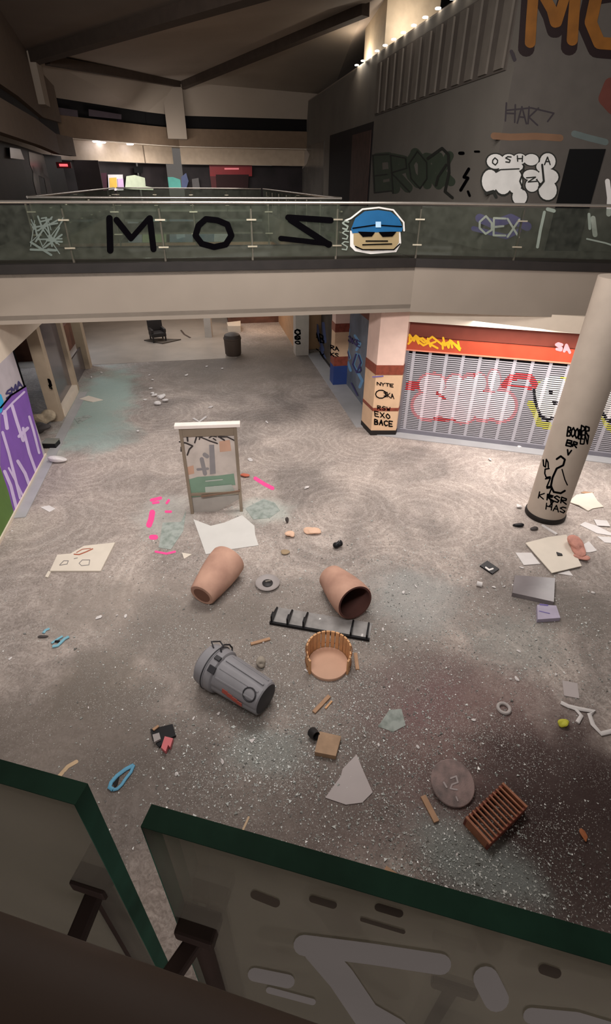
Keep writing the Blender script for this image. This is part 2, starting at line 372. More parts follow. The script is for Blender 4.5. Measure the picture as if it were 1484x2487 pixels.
def slab(pts, m=uppf):
    o = struct(MB().prism([Vector((p[0], p[1], 4.6)) for p in pts], (0, 0, .4)).build('floor', m))
    struct(MB().prism([Vector((p[0], p[1], 3.8)) for p in pts], (0, 0, .1)).build('ceiling', creamw))
    return o
slab([K2+Vector((.02, .26, 0)), K3+Vector((0, .26, 0)), K4+Vector((0, .26, 0)), T(22, 20), T(14, 44), T(4.2, 44), T(4.2, 16.6), T(5.3, 16.6)])
slab([T(-14, 16.62), T(-4.3, 16.62), T(-4.3, 44), T(-14, 44)])
slab([T(-4.28, 36), T(4.18, 36), T(4.18, 46), T(-4.28, 46)])
for t0, a, b in ((-4.3, 16.6, 36), (4.2, 16.6, 36)):
    mb = MB(); mb.tbox(t0-.02, t0+.1, a, b, 3.78, 5.02) if t0 < 0 else mb.tbox(t0-.1, t0+.02, a, b, 3.78, 5.02)
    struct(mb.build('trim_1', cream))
# walkway under the camera
nd = Vector((.97, -.26, 0)).normalized(); nn = Vector((-nd.y, nd.x, 0)); n0 = Vector((-.21, .235, 0))
q = [n0-nd*6+nn*-.01, n0+nd*8+nn*-.01, n0+nd*8-nn*4, n0-nd*6-nn*4]
struct(MB().prism([Vector((p.x, p.y, 4.6)) for p in q], (0, 0, .4)).build('floor', uppf))
struct(MB().prism([Vector((p.x, p.y, 3.7)) for p in q], (0, 0, .1)).build('ceiling', creamw))

# ---- lower left side
hoard = thing('painted_hoarding', 'purple painted shopfront hoarding with white drips at the left edge', 'hoarding', T(-4.9, 12, 0))
def W(o, par=hoard):   # keep world placement of part under an offset empty
    o.parent = par; o.matrix_parent_inverse = Matrix.Translation(-par.location); return o
W(MB().tbox(-5.05, -4.9, 9.2, 13.85, 0, 2.95).build('panel', mat('hoarding_white', 'b7aeb4', .6)))
W(MB().tbox(-4.92, -4.86, 9.2, 13.85, 0, .07).build('base_rail', creamw))
pl = tplane(-4.9)
W(paint('purple_field', pl, [('f', [(0, 1000), (22, 965), (62, 935), (85, 1030), (110, 1128), (36, 1252), (20, 1200), (0, 1130)])], purple, None, .005))
W(paint('green_field', pl, [('f', [(-30, 1110), (0, 1135), (20, 1195), (36, 1258), (-30, 1350)])], green_p, None, .006))
W(paint('blue_field', pl, [('f', [(-20, 950), (2, 958), (8, 975), (4, 1000), (-20, 1020)])], mat('sky_blue_paint', '2fa8dc', .6), None, .008))
dr = [('s', [(10, 1000), (16, 1040)], 9), ('s', [(28, 985), (40, 1025), (55, 1070)], 8), ('s', [(5, 1050), (20, 1100), (48, 1210)], 7), ('s', [(10, 1145), (25, 1180), (40, 1240)], 8),
      ('s', [(42, 1120), (60, 1150), (76, 1195)], 8), ('s', [(20, 1137), (35, 1165), (58, 1212)], 5), ('s', [(55, 1040), (70, 1100), (88, 1150)], 7), ('s', [(70, 1012), (80, 1045), (94, 1100)], 6), ('s', [(5, 1005), (30, 978), (58, 952)], 5), ('s', [(45, 1060), (66, 1040)], 8)]
W(paint('graffiti', pl, dr, lilac, None, .011))
W(paint('graffiti', pl, write('SMA', 14, 952, (11, -9), (2, 16), .15, 4), mat('navy_paint', '3c3568', .6), None, .008))
W(paint('graffiti', pl, [('s', [(0, 990), (25, 960), (60, 938)], 4)], black, None, .017))
struct(MB().tbox(-5.6, -4.9, 6, 22.6, 2.95, 3.8).build('wall_left', creamw))
sf = thing('glazed_shopfront', 'tan framed shopfront with grey glass left of the concourse', 'shopfront', T(-5.0, 18, 0))
for a, b in ((16.35, 16.7), (19.05, 19.35), (21.85, 22.3)): W(MB().tbox(-5.3, -4.95, a, b, 0, 2.95).build('post', tan_w), sf)
W(MB().tbox(-5.2, -4.92, 16.7, 19.05, 0, .28).build('sill', creamw), sf)
W(MB().tbox(-5.15, -5.1, 16.7, 19.05, .28, 2.95).build('glass_pane', mat('smoked_glass', '5b5356', .15, spec=.6, var=.35, scale=2)), sf)
W(paint('graffiti', tplane(-4.95), write('BOA', 116, 920, (5, 2), (4, 14), -1, 3)+write('BSS', 118, 935, (6, 2), (3, 8), -1, 2), black, None), sf)
orangeglass = mat('amber_board', '77604c', .5, var=.4, scale=2)
W(MB().tbox(-5.7, -5.6, 19.35, 21.85, 0, 2.95).build('backing_board', orangeglass), sf)
W(MB().tbox(-5.2, -5.15, 19.35, 21.85, 0, .9).build('glass_pane', mat('smoked_glass', '5b5356')), sf)
struct(MB().tbox(-6.9, -6.8, 13.85, 19.4, 0, 3.8).build('wall_left', darkm))
struct(MB().tbox(-10, -5.1, 13.75, 13.85, 0, 3.8).build('wall_left', greyw))
struct(MB().tbox(-10, -9.9, 19, 44, 0, 3.8).build('wall_left', mat('russet_wall', '6d4a3c', .7, var=.5, scale=1.5)))
W(MB().tbox(-8.5, -6.3, 23.3, 26.6, .006, 1.1).build('low_partition', mat('russet_wall', '6d4a3c')), sf)
# ---- far end of the lower level
struct(MB().tbox(-12, 14, 31.0, 31.2, 0, 3.8).build('wall_far', tan_w))
struct(MB().tbox(4.0, 5.2, 23.2, 31, 0, 3.8).build('wall_right', mat('warm_wall', 'b28d6d', .7)))
struct(MB().tbox(1.2, 4.0, 28.8, 31, .006, 1.0).build('wall_far', mat('russet_wall', '6d4a3c')))

struct(MB().tbox(-12, 14, 47, 47.2, 0, 3.8).build('wall_far', darkm))
ls = thing('lit_shopfront', 'bright white and bluish lit shop window far down the lower concourse, seen through the railing', 'shopfront', T(0, 46.9, 2))
pfar = splane(46.9)
for i_, (P, c_) in enumerate((([(310, 538), (345, 540), (345, 590), (312, 592)], 'a9a3ad'), ([(346, 552), (404, 552), (404, 594), (346, 594)], 'b3b58a'), ([(372, 530), (404, 532), (404, 552), (374, 552)], 'd8dcdc'), ([(412, 530), (470, 534), (468, 592), (412, 590)], '8f97a6'), ([(425, 545), (445, 540), (450, 575), (430, 580)], 'c8cdd8'), ([(480, 536), (520, 536), (520, 592), (484, 590)], '8790a0'), ([(520, 536), (562, 540), (558, 592), (520, 592)], 'd9cfcf'))):
    W(MB().prism([pfar(x, y, .02+.03*i_) for x, y in P], CS*-.02).build('lit_window', mat('lit_window_%d' % i_, c_, .5, emit=.55, var=.3, scale=1.5)), ls)
# ---- lower right side
stone = mat('tan_marble_cladding', 'd8b493', .35, var=.1, scale=4); stonep = mat('pink_marble_cladding', 'e2c2b4', .35, var=.08, scale=4); redst = mat('red_granite_band', '8a4636', .3, var=.3, scale=9)
A_, B_, C_ = G(900, 1057), G(960, 1057), G(877, 1032)
D_ = C_+(B_-A_)*1.3+Vector((.1, .5, 0)); prof = [A_, B_, B_+Vector((.25, .75, 0)), C_+Vector((.6, .9, 0)), C_]
pil = thing('clad_pillar', 'tan marble clad pillar with red bands beside the roller shutter', 'pillar', A_)
def band(nm, z0, z1, m, grow=0.0):
    cc = sum(prof, Vector())/5; pp = [(p+(p-cc).normalized()*grow) for p in prof]
    return W(MB().prism([p+up*z0 for p in pp], (0, 0, z1-z0)).build(nm, m, bevel=.006), pil)
band('base', 0, .16, rimm, .012); band('cladding', .16, .8, stone); band('band', .8, .9, redst, .01); band('cladding', .9, 1.92, stone)
band('band', 1.92, 2.2, redst, .015); band('cladding', 2.2, 3.8, stonep)
pp = on_plane(A_, (B_-A_).cross(up))
W(paint('graffiti', pp, write('NYTE', 916, 928, (8, 1), (0, 7), .3, 2)+[('s', [(925+13*math.cos(a*PI/5), 957+10*math.sin(a*PI/5)) for a in range(11)], 2.5)]+write('SKA', 932, 950, (7, 2), (1, 12), .2, 2)
  + write('EXO', 910, 998, (9, 2), (1, 12), .5, 2.5)+write('BACE', 910, 1018, (8, 1), (0, 12), .45, 3)+write('RSW', 917, 985, (8, 1), (0, 9), .4, 2), black, None, .012), pil)
W(paint('graffiti', pp, [('s', [(905, 915), (930, 913)], 3)], violet, None, .02), pil)
# pillar further back
p2 = thing('clad_pillar', 'tan marble clad pillar with a blue painted foot between two dark shopfronts', 'pillar', T(4.9, 18.4, 0))
for nm, z0, z1, m, g_ in (('base', 0, .75, mat('deep_blue_paint', '2a3f78', .5), .01), ('band', .75, 1.1, redst, .01), ('cladding', 1.1, 2.0, stone, 0), ('band', 2.0, 2.3, redst, .01), ('cladding', 2.3, 3.8, stonep, 0)):
    W(MB().tbox(4.62-g_, 5.25, 18.2-g_, 18.75+g_, z0, z1).build(nm, m), p2)
W(paint('graffiti', splane(18.2), write('RA', 803, 838, (8, 2), (1, 10), .3, 2.5)+write('KS', 803, 855, (8, 2), (1, 9), .3, 2.5), black, None), p2)
p3 = thing('square_column', 'white square column with a black vertical tag where the right wall ends', 'pillar', T(4.1, 22.6, 0))
W(MB().tbox(3.85, 4.45, 22.3, 22.9, 0, 3.8).build('shaft', mat('white_column_paint', 'b5aca4', .6)), p3)
W(paint('graffiti', splane(22.3), write('COC', 716, 800, (12, 1), (1, 12), -1, 3.5)+write('SOC', 716, 815, (12, 1), (1, 9), -1, 3)+write('OCO', 717, 828, (11, 1), (1, 7), -1, 2.5), black, None), p3)
# graffiti covered shopfronts between pillars, t = 5.15
shop = thing('graffitied_shopfront', 'grey shopfront board covered in blue graffiti behind the banded corner pillar', 'shopfront', T(5.15, 16.3, 0))
W(MB().tbox(5.15, 5.25, 13.6, 18.2, 0, 2.9).build('board', mat('slate_board', '6d7480', .5, var=.4, scale=1.4)), shop)
W(MB().tbox(5.13, 5.3, 14.3, 18.2, 2.9, 3.8).build('sign_band', mat('maroon_sign', '6a3429', .5)), shop)
pr_ = tplane(5.15); bl = [('s', [(866, 860), (858, 885), (868, 905), (878, 880), (872, 862)], 7), ('s', [(848, 800), (842, 840), (850, 870)], 6), ('s', [(862, 815), (875, 835), (866, 850)], 6), ('s', [(870, 905), (880, 925), (874, 940)], 7), ('s', [(845, 880), (852, 900)], 6)]
W(paint('graffiti', pr_, bl, mat('sky_paint', '6f9bc4', .5), None), shop)
W(paint('graffiti', pr_, fat(bl[:2], -4)+[('s', [(876, 890), (878, 900), (872, 905)], 3), ('s', [(855, 930), (870, 960)], 3)]+write('OKE', 846, 815, (8, 4), (1, 14), .3, 2.5), mat('navy_paint', '3c3568'), None, .03), shop)
shop2 = thing('graffitied_shopfront', 'dark shopfront board with blue and black graffiti before the white column', 'shopfront', T(5.15, 20.5, 0))
W(MB().tbox(5.0, 5.15, 18.75, 22.3, 0, 3.8).build('board', mat('dim_board', '5a5048', .55, var=.5, scale=1.3)), shop2)
pr2 = tplane(5.0)
W(paint('graffiti', pr2, [('s', [(770, 790), (775, 820), (785, 850)], 7), ('s', [(785, 785), (790, 830)], 7), ('s', [(760, 800), (764, 830)], 5), ('s', [(778, 845), (790, 870)], 5)], mat('slate_blue_paint', '505a80', .5), None), shop2)
W(paint('graffiti', pr2, write('HAB', 752, 800, (9, 4), (2, 20), .4, 2.5)+write('EX', 765, 845, (9, 6), (2, 14), .4, 2.5), black, None, .02), shop2)
W(MB().tbox(4.98, 5.06, 18.75, 22.3, 0, .12).build('kick_plate', rimm), shop2)

# ---- roller shutter shopfront
shut = thing('roller_shutter', 'white slatted roller shutter with pink bubble graffiti, closed across the shop', 'shutter', sA)
LEN = 11.0
def SH(a, z, off=0): return sA+sd*a+sn*off+up*z
slatm = mat('white_enamel', 'aaa6ad', .4, var=.06)
PITCHZ = .058
nsl = int((2.56-.14)/PITCHZ)
mb = MB()
for i in range(nsl):
    z = .14+i*PITCHZ; mb.hexa([SH(0, z, -.01), SH(LEN, z, -.01), SH(LEN, z, .01), SH(0, z, .01), SH(0, z+.03, -.01), SH(LEN, z+.03, -.01), SH(LEN, z+.03, .01), SH(0, z+.03, .01)])
W(mb.build('slat_curtain', slatm), shut)
mb = MB(); a = .12
while a < LEN:
    mb.hexa([SH(a, .1, -.02), SH(a+.085, .1, -.02), SH(a+.085, .1, .012), SH(a, .1, .012), SH(a, 2.58, -.02), SH(a+.085, 2.58, -.02), SH(a+.085, 2.58, .012), SH(a, 2.58, .012)]); a += .46
W(mb.build('link_column', slatm), shut)
def shbox(a0, a1, z0, z1, o0, o1): return MB().hexa([SH(a0, z0, o0), SH(a1, z0, o0), SH(a1, z0, o1), SH(a0, z0, o1), SH(a0, z1, o0), SH(a1, z1, o0), SH(a1, z1, o1), SH(a0, z1, o1)])
W(shbox(0, LEN, .02, .14, -.03, .03).build('bottom_rail', mat('grey_rail', '8b8891', .4, .5)), shut)
W(shbox(-.08, .02, 0, 2.6, -.05, .05).build('side_rail', mat('grey_rail', '8b8891')), shut)
signr = thing('sign_band', 'orange red sign band above the roller shutter with a yellow tag', 'sign', SH(0, 2.6))
W(shbox(-.1, LEN, 2.6, 2.95, -.05, .05).build('lower_band', mat('orange_red_panel', 'b04a33', .35, var=.15)), signr)
W(shbox(-.1, LEN, 2.95, 3.4, -.2, -.1).build('upper_band', mat('dull_red_panel', '7c3d30', .5)), signr)
W(shbox(-.1, LEN, 2.58, 2.615, -.06, .07).build('lip', mat('pale_lip', 'd98c72', .4)), signr)
ps = on_plane(SH(0, 0, .055), sn)
W(paint('graffiti', ps, write('MOKI', 993, 814, (19, 4), (3, 17), .25, 5, .12)+write('WN', 1075, 822, (17, 4), (2, 18), .25, 5, .1)+[('s', [(992, 835), (1010, 815), (1030, 832), (1050, 818), (1075, 838), (1095, 828), (1118, 846)], 5)], yel, None), signr)
W(paint('graffiti', ps, write('SA', 1350, 833, (14, 3), (2, 16), .3, 7), pink_p, None, .006, label='pale pink tag'), signr)
struct(shbox(-.9, LEN+2, 3.4, 3.82, -.4, .22).build('wall_right', creamw))
struct(shbox(-.6, LEN+2, 0, 3.4, -1.6, -1.5).build('wall_right', mat('shop_back_wall', '453e43', .8)))
# paint on the slats: sampled per slat so that the gaps stay open
def proj(p):
    d = p-EYE; ww = d.dot(_f); return FW/2+FPX*d.dot(_r)/ww, FH/2-FPX*d.dot(_u)/ww
def slat_paint(layers):
    xs = np.arange(.05, 8.6, .012)
    out = [MB() for _ in layers]
    for i in range(nsl):
        z = .14+i*PITCHZ+.015
        p0 = np.array(SH(0, z, .01))-np.array(EYE); dd = np.array(sd)
        Pn = p0[None, :]+xs[:, None]*dd[None, :]; ww = Pn@np.array(_f)
        X = FW/2+FPX*(Pn@np.array(_r))/ww; Y = FH/2-FPX*(Pn@np.array(_u))/ww
        top = np.full(len(xs), -1)
        for li, (shapes, _, _) in enumerate(layers):
            hit = np.zeros(len(xs), bool)
            for sh in shapes:
                if sh[0] == 's':
                    P = sh[1]; r2 = (sh[2]/2)**2
                    for (x1, y1), (x2, y2) in zip(P[:-1], P[1:]):
                        ex, ey = x2-x1, y2-y1; L2 = ex*ex+ey*ey or 1
                        k = np.clip(((X-x1)*ex+(Y-y1)*ey)/L2, 0, 1); hit |= (X-x1-k*ex)**2+(Y-y1-k*ey)**2 < r2
                else:
                    P = sh[1]; ins = np.zeros(len(xs), bool); n = len(P)
                    for a_ in range(n):
                        x1, y1 = P[a_]; x2, y2 = P[(a_+1) % n]
                        if y1 == y2: continue
                        cr = ((y1 > Y) != (y2 > Y)) & (X < (x2-x1)*(Y-y1)/(y2-y1)+x1); ins ^= cr
                    hit |= ins
            top[hit] = li
        k = 0
        while k < len(xs):
            if top[k] < 0: k += 1; continue
            j = k
            while j+1 < len(xs) and top[j+1] == top[k]: j += 1
            a0, a1 = xs[k]-.006, xs[j]+.006
            out[top[k]].add([SH(a0, z-.0155, .0135), SH(a1, z-.0155, .0135), SH(a1, z+.0155, .0135), SH(a0, z+.0155, .0135)], [(0, 1, 2, 3)]); k = j+1
    for mb_, (_, m_, lb) in zip(out, layers):
        if mb_.v: W(mb_.build('graffiti', m_, label=lb), shut)
def ell(cx, cy, rx, ry, n=18): return ('f', [(cx+rx*math.cos(2*PI*k/n), cy+ry*math.sin(2*PI*k/n)) for k in range(n)])
blobs = [ell(1050, 935, 32, 26), ell(1040, 985, 36, 32), ell(1088, 980, 34, 36), ell(1105, 935, 22, 24), ell(1140, 960, 24, 46), ell(1165, 930, 16, 22), ell(1200, 925, 15, 26), ell(1175, 985, 34, 34), ell(1215, 985, 36, 36), ell(1125, 1000, 30, 26)]
outl = [('f', [((x-cx)*1.22+cx, (y-cy)*1.22+cy) for x, y in b_[1]]) for b_ in blobs for cx, cy in [(sum(p[0] for p in b_[1])/18, sum(p[1] for p in b_[1])/18)]]
rd = [('s', [(990, 938), (1012, 935)], 22), ('s', [(1060, 955), (1072, 962)], 6), ('s', [(1225, 935), (1240, 918), (1265, 912), (1290, 918), (1300, 935)], 16), ('s', [(1235, 935), (1290, 942)], 8), ('s', [(1030, 1012), (1070, 1018), (1100, 1020), (1120, 1015)], 7), ('s', [(1150, 905), (1180, 960)], 4), ('s', [(1060, 950), (1065, 975)], 5)]
wsm = [ell(1345, 965, 48, 52), ell(1484, 965, 40, 55)]
grn = [('s', [(1288, 980), (1300, 1000), (1310, 1030), (1335, 1035)], 16), ('s', [(1310, 930), (1340, 918), (1380, 920)], 8), ('s', [(1465, 1010), (1475, 1035), (1490, 1045)], 14)]
bks = [('s', [(1297, 948), (1300, 975), (1312, 1010), (1330, 1020), (1350, 1012)], 7), ('s', [(1337, 952), (1338, 953)], 10), ('s', [(1345, 977), (1352, 978)], 8), ('s', [(1462, 1000), (1475, 1020), (1492, 1025)], 8)]
slat_paint([(outl, pink_p, 'pale pink bubble halo'), (rd, red_p, 'red graffiti strokes'), (blobs, mat('pale_pink_paint', 'f3dbe2', .6), 'pale bubble letters'), (grn, mat('lime_paint', 'c5c04a', .6), 'lime outline'), (wsm, white_p, 'white face discs'), (bks, black, 'black face lines'), ([('s', [(1062, 955), (1080, 968)], 7)], red_p, 'small red stroke')])

# ---- round column on the right
colm = mat('column_paint', 'b3a598', .65, var=.08)
cx_, cy_ = 5.74, 9.85
rc = thing('round_column', 'round cream column with black marker tags and a dark foot at the right', 'column', (cx_, cy_, 0))
MB().lathe([(.43, .0), (.43, 5.2)], 48).build('shaft', colm, rc, smooth=True)
MB().lathe([(.44, 0), (.455, .02), (.455, .1), (.44, .13), (.432, .13)], 48).build('base_ring', rimm, rc, smooth=True)
fc = on_cyl((cx_, cy_), .432)
def WC(o): o.parent = rc; o.matrix_parent_inverse = Matrix.Translation(-rc.location); return o
dn = (-4.5, 22)
g1 = write('BROB', 1378, 1035, (1.5, 0), (0, 0), 0, 1)
g = write('BOOB', 1380, 1036, (8, 2), (-3, 22), .15, 4)+write('PR', 1412, 1034, (9, 1), (-2, 24), .2, 4)+write('EN', 1412, 1055, (8, 1), (-3, 22), .2, 3.5)+write('B', 1378, 1068, (14, 3), (-3, 14), .2, 4)+write('R', 1394, 1072, (9, 3), (-3, 12), .2, 4)+write('V', 1378, 1092, (10, 2), (-3, 12), .2, 4)
g += [('s', [(1352, 1115), (1362, 1108), (1372, 1116), (1368, 1130), (1352, 1138), (1342, 1160), (1338, 1180), (1345, 1195), (1362, 1198), (1372, 1192)], 5), ('s', [(1365, 1140), (1372, 1165), (1378, 1178)], 3)]
g += write('SUNNA', 1330, 1115, (3, 20), (-12, 2), .15, 3.5)+write('RSR', 1330, 1200, (13, 3), (-2, 14), .3, 3.5)+write('HAS', 1328, 1222, (13, 3), (-2, 14), .3, 3)+write('K', 1310, 1195, (12, 3), (-2, 14), .3, 3)
WC(paint('graffiti', fc, g, black, None, .002, step=8))

# ================================================================== UPPER LEVEL
# right wall t = 8, front return wall
wr = struct(MB().tbox(8, 8.3, 14.85, 60, 5, 10.95).build('wall_right', greyw))
c8 = T(8, 14.85); fd = Vector((1, -.045, 0)).normalized()
wf = MB(); fp = c8; e = c8+fd*8
mb = MB(); wallstrip(mb, c8, e, 5, 12.5, .3); wr2 = struct(mb.build('wall_front', mat('return_wall_paint', '544e49', .8, var=.1)))
MB().tbox(7.98, 8.0, 26.2, 34.5, 5.0, 8.78).build('door_recess', darkm, wr, label='dark open shop entrance')
MB().tbox(7.95, 7.98, 26.4, 29.5, 5.0, 8.5).build('brown_board', mat('brown_board', '4b3630', .7, var=.3), wr)
MB().tbox(7.97, 8.0, 36, 50, 5, 8.6).build('glass_front', mat('dim_glass_front', '6a6560', .25, var=.3, scale=.6), wr)
pw = tplane(7.97)
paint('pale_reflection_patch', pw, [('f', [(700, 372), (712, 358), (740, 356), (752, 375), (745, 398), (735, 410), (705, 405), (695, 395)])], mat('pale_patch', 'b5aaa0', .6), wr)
sb = thing('slatted_sign_band', 'grey vertically slatted sign band high on the right wall', 'sign band', T(8, 20, 9))
mb = MB(); s_ = 15.3
while s_ < 26: mb.tbox(7.9, 7.99, s_, s_+.42, 9.0, 10.6); s_ += .85
W(mb.build('slats', mat('slat_grey', '6c645c', .8)), sb); W(MB().tbox(7.96, 7.998, 15.2, 26, 8.95, 10.65).build('backing', mat('slat_back', '574f49', .8)), sb)
# graffiti on grey wall
pw8 = tplane(8); gl_ = write('ERO', 915, 385, (32, -3), (6, 72), .22, 24, .08)+write('RK', 1035, 380, (26, -3), (5, 72), .2, 22, .08)
paint('graffiti', pw8, gl_, dkgreen, wr, .006, label='dull green bubble letters')
paint('graffiti', pw8, [(a_, b_, 3) for a_, b_, _ in write('ERO', 905, 378, (42, -3), (6, 90), .05, 3)]+[('s', [(1040, 385), (1075, 360), (1090, 375), (1092, 420), (1082, 465), (1100, 480)], 7), ('s', [(1085, 400), (1065, 430), (1060, 450)], 6)], mat('charcoal_paint', '242420', .7), wr, .02)
paint('graffiti', pw8, [('s', [(1118, 372), (1126, 372)], 8), ('s', [(1140, 410), (1128, 430), (1138, 432), (1120, 462)], 7), ('s', [(1138, 465), (1142, 475)], 6), ('s', [(1155, 368), (1165, 368)], 5)], black, wr, .02)
# front return wall art
pf = on_plane(c8, Vector((fd.y, -fd.x, 0)))
paint('graffiti', pf, [('s', [(1288, -30), (1282, 60), (1278, 118)], 40), ('s', [(1300, -30), (1335, 40), (1345, 75)], 34), ('s', [(1350, 75), (1380, -30)], 34), ('s', [(1390, -30), (1386, 60), (1382, 115)], 40), ('s', [(1500, -20), (1440, -10), (1425, 60), (1450, 118), (1500, 122)], 46), ('f', [(1270, 135), (1312, 135), (1312, 60), (1300, 60), (1268, 120)])], mat('maroon_black_paint', '1c0b0c', .6), wr2, .004, label='black drop shadow of the orange letters')
paint('graffiti', pf, [('s', [(1296, -30), (1290, 50), (1287, 104)], 26), ('s', [(1306, -35), (1340, 25), (1348, 55)], 26), ('s', [(1352, 55), (1380, -35)], 24), ('s', [(1398, -30), (1392, 50), (1389, 98)], 27), ('s', [(1500, -35), (1450, -20), (1434, 55), (1455, 105), (1500, 108)], 30), ('f', [(1273, 118), (1302, 118), (1304, 90), (1276, 90)])], mat('orange_gold_paint', '80501a', .6, var=.25), wr2, .02, label='orange letters M and O, cut by the frame')
paint('graffiti', pf, write('HAK', 1230, 252, (22, 3), (-2, 42), .25, 4)+[('s', [(1230, 268), (1290, 262), (1345, 275), (1330, 295)], 4), ('s', [(1242, 125), (1250, 145)], 9)], mat('faded_black_paint', '332c30', .7), wr2)
paint('graffiti', pf, [('s', [(1200, 330), (1240, 333), (1300, 331), (1360, 335)], 17)], mat('faded_orange', '755742', .8), wr2, label='faint orange smear')
paint('graffiti', pf, [('s', [(1484, 205), (1470, 240), (1490, 262)], 34)], mat('faded_red', '5f332b', .8), wr2)
paint('graffiti', pf, [('s', [(1395, 325), (1430, 335), (1470, 345)], 16)], mat('faded_teal', '5d6664', .8), wr2)
bub = [ell(1203, 392, 21, 18), ell(1235, 388, 17, 14), ell(1262, 386, 16, 13), ell(1290, 388, 18, 14), ell(1330, 392, 19, 20), ell(1190, 440, 20, 28), ell(1222, 440, 22, 32), ell(1250, 440, 18, 30), ell(1240, 405, 30, 14), ell(1262, 478, 18, 20), ell(1290, 425, 20, 13), ell(1292, 450, 16, 16), ell(1330, 430, 26, 20), ell(1330, 462, 22, 24), ell(1320, 405, 18, 14)]
paint('graffiti', pf, [('f', [((x-cx)*1.18+cx, (y-cy)*1.18+cy) for x, y in b_[1]]) for b_ in bub for cx, cy in [(sum(p[0] for p in b_[1])/18, sum(p[1] for p in b_[1])/18)]], mat('charcoal_paint', '242420'), wr2, .004)
paint('graffiti', pf, bub, mat('chalk_white_paint', 'd6d2ce', .6), wr2, .012, label='white bubble letters')
paint('graffiti', pf, write('O', 1196, 384, (12, 0), (0, 16), 0, 3)+write('S', 1228, 380, (12, 0), (0, 14), 0, 3)+write('H', 1256, 379, (12, 0), (0, 13), 0, 3)+write('A', 1322, 382, (14, 0), (0, 18), 0, 3)+[('s', [(1205, 418), (1215, 412), (1260, 410)], 3), ('s', [(1180, 470), (1198, 465), (1204, 478)], 8), ('s', [(1278, 432), (1300, 430), (1282, 442), (1304, 440)], 3), ('s', [(1270, 460), (1262, 440), (1272, 412)], 4), ('s', [(1316, 400), (1320, 440), (1308, 455)], 5)], mat('charcoal_paint', '242420'), wr2, .024)
paint('graffiti', pf, [('s', [(1165, 530), (1200, 545), (1240, 530), (1280, 550)], 22), ('s', [(1150, 555), (1230, 575), (1260, 560)], 12)], violet, wr2, .006, label='violet scribble low on the wall')
paint('graffiti', pf, write('OEX', 1165, 525, (28, 2), (0, 44), .2, 5), white_p, wr2, .02)
da, db = pf(1383, 362, .004), pf(1470, 362, .004)
dl = struct(MB().prism([da, db, Vector((db.x, db.y, 5.0)), Vector((da.x, da.y, 5.0))], (0, -.03, 0)).build('door_1', mat('black_opening', '050405', .9)))
paint('graffiti', pf, [('s', [(1475, 440), (1480, 480), (1478, 520)], 12), ('s', [(1440, 530), (1445, 570)], 12)], white_p, wr2, .01)

# light ledge on top of wall_right and lit pier
for k in range(13):
    p = T(7.93, 17.0+k*1.02, 11.02)
    l_ = MB().lathe([(.0, 0), (.085, .0), (.09, .01), (.09, .03), (.07, .04), (0, .04)], 14, mat4=Matrix.Translation(p)).build('ledge_lamp', mat('lamp_lens', 'fff4e2', .4, emit=14))
    tag(l_, 'small glowing lamp in the row along the top ledge of the right wall', 'lamp', 'lamps along the wall ledge')
point('pier_light', T(7.9, 28.8, 11.2), 75, (1, .88, .72), .08)
area('pier_wash', T(8.9, 25.2, 11.1), T(9.4, 26.7, 12.4), .8, .15, 32, (1, .9, .78), 110)
point('ledge_light', T(7.6, 22, 11.3), 14, (1, .9, .8), .2)
pier = struct(MB().tbox(8.35, 10.6, 26.6, 29.6, 10.0, 16).build('wall_pier', mat('pier_paint', 'b7a68f', .7)))
struct(MB().tbox(8.0, 8.3, 14.85, 60, 10.95, 11.0).build('trim_2', cream))
struct(MB().tbox(13, 13.2, 14, 45, 5, 16).build('wall_right', greyw))

# ceiling: folded planes with deep beams
Bp, Ap, Dp = T(-6.4, 31, 11.2), T(-.05, 41, 11.65), T(7.3, 26, 12.35)
Np, Lp = T(9.0, 12.2, 11.5), T(-4.6, 18, 10.95)
Np2 = T(9.5, -5, 12); Lp2 = T(-8, -5, 12)
def shell(tris, m, nm='ceiling'):
    mb = MB()
    for t_ in tris: mb.prism(t_, (0, 0, .15))
    return struct(mb.build(nm, m))
shell([[Bp, Ap, Dp], [Bp, Dp, Np]], brown)
shell([[Bp, Np, Np2], [Bp, Np2, Lp2]], mat('deep_brown_ceiling', '6b5f56', .9, var=.15, scale=.3))
shell([[Bp, Lp2, T(-14, -5, 10)], [Bp, T(-14, -5, 10), T(-14, 31, 10)]], mat('side_brown_ceiling', '62574f', .9, var=.1, scale=.3))
W0, W1, W2, W3 = T(-6.8, 34.8), T(-2.3, 40.0), T(-.6, 41.5), T(4.4, 41.5)
W4 = T(8.6, 41.5)
zz = lambda p, z: Vector((p.x, p.y, z))
shell([[Bp, Ap, zz(W1, 10.05)], [Bp, zz(W1, 10.05), zz(W0, 10.1)], [Ap, zz(W2, 10.05), zz(W1, 10.05)], [Bp, zz(W0, 10.1), T(-14, 31, 10)], [Ap, zz(W2, 10.05), zz(W4, 10.05)], [Ap, zz(W4, 10.05), T(9.5, 41, 11.3)], [Ap, Dp, T(9.5, 41, 11.3)]], mat('far_ceiling_paint', '938679', .85, var=.1, scale=.4))
shell([[Dp, T(9.5, 41, 11.3), T(14, 30, 15)], [Dp, Np, T(14, 30, 15)], [Np, T(14, 30, 15), T(14, 0, 15)]], brown)
beamm = mat('beam_brown', '473b33', .9, var=.15)
for i, (a_, b_, wd, ht) in enumerate(((Bp, Np, .55, .55), (Ap, Dp, .4, .5), (Bp+Vector((.5, .3, -.1)), Ap, .3, .35))):
    struct(MB().bar(a_-up*.1, b_-up*.1, wd, ht).build('trim_%d' % (3+i), beamm))
struct(MB().tbox(-1.25, -.05, 40.6, 41.4, 8.8, 11.5).build('wall_pier', mat('far_ceiling_paint', '75665a')))
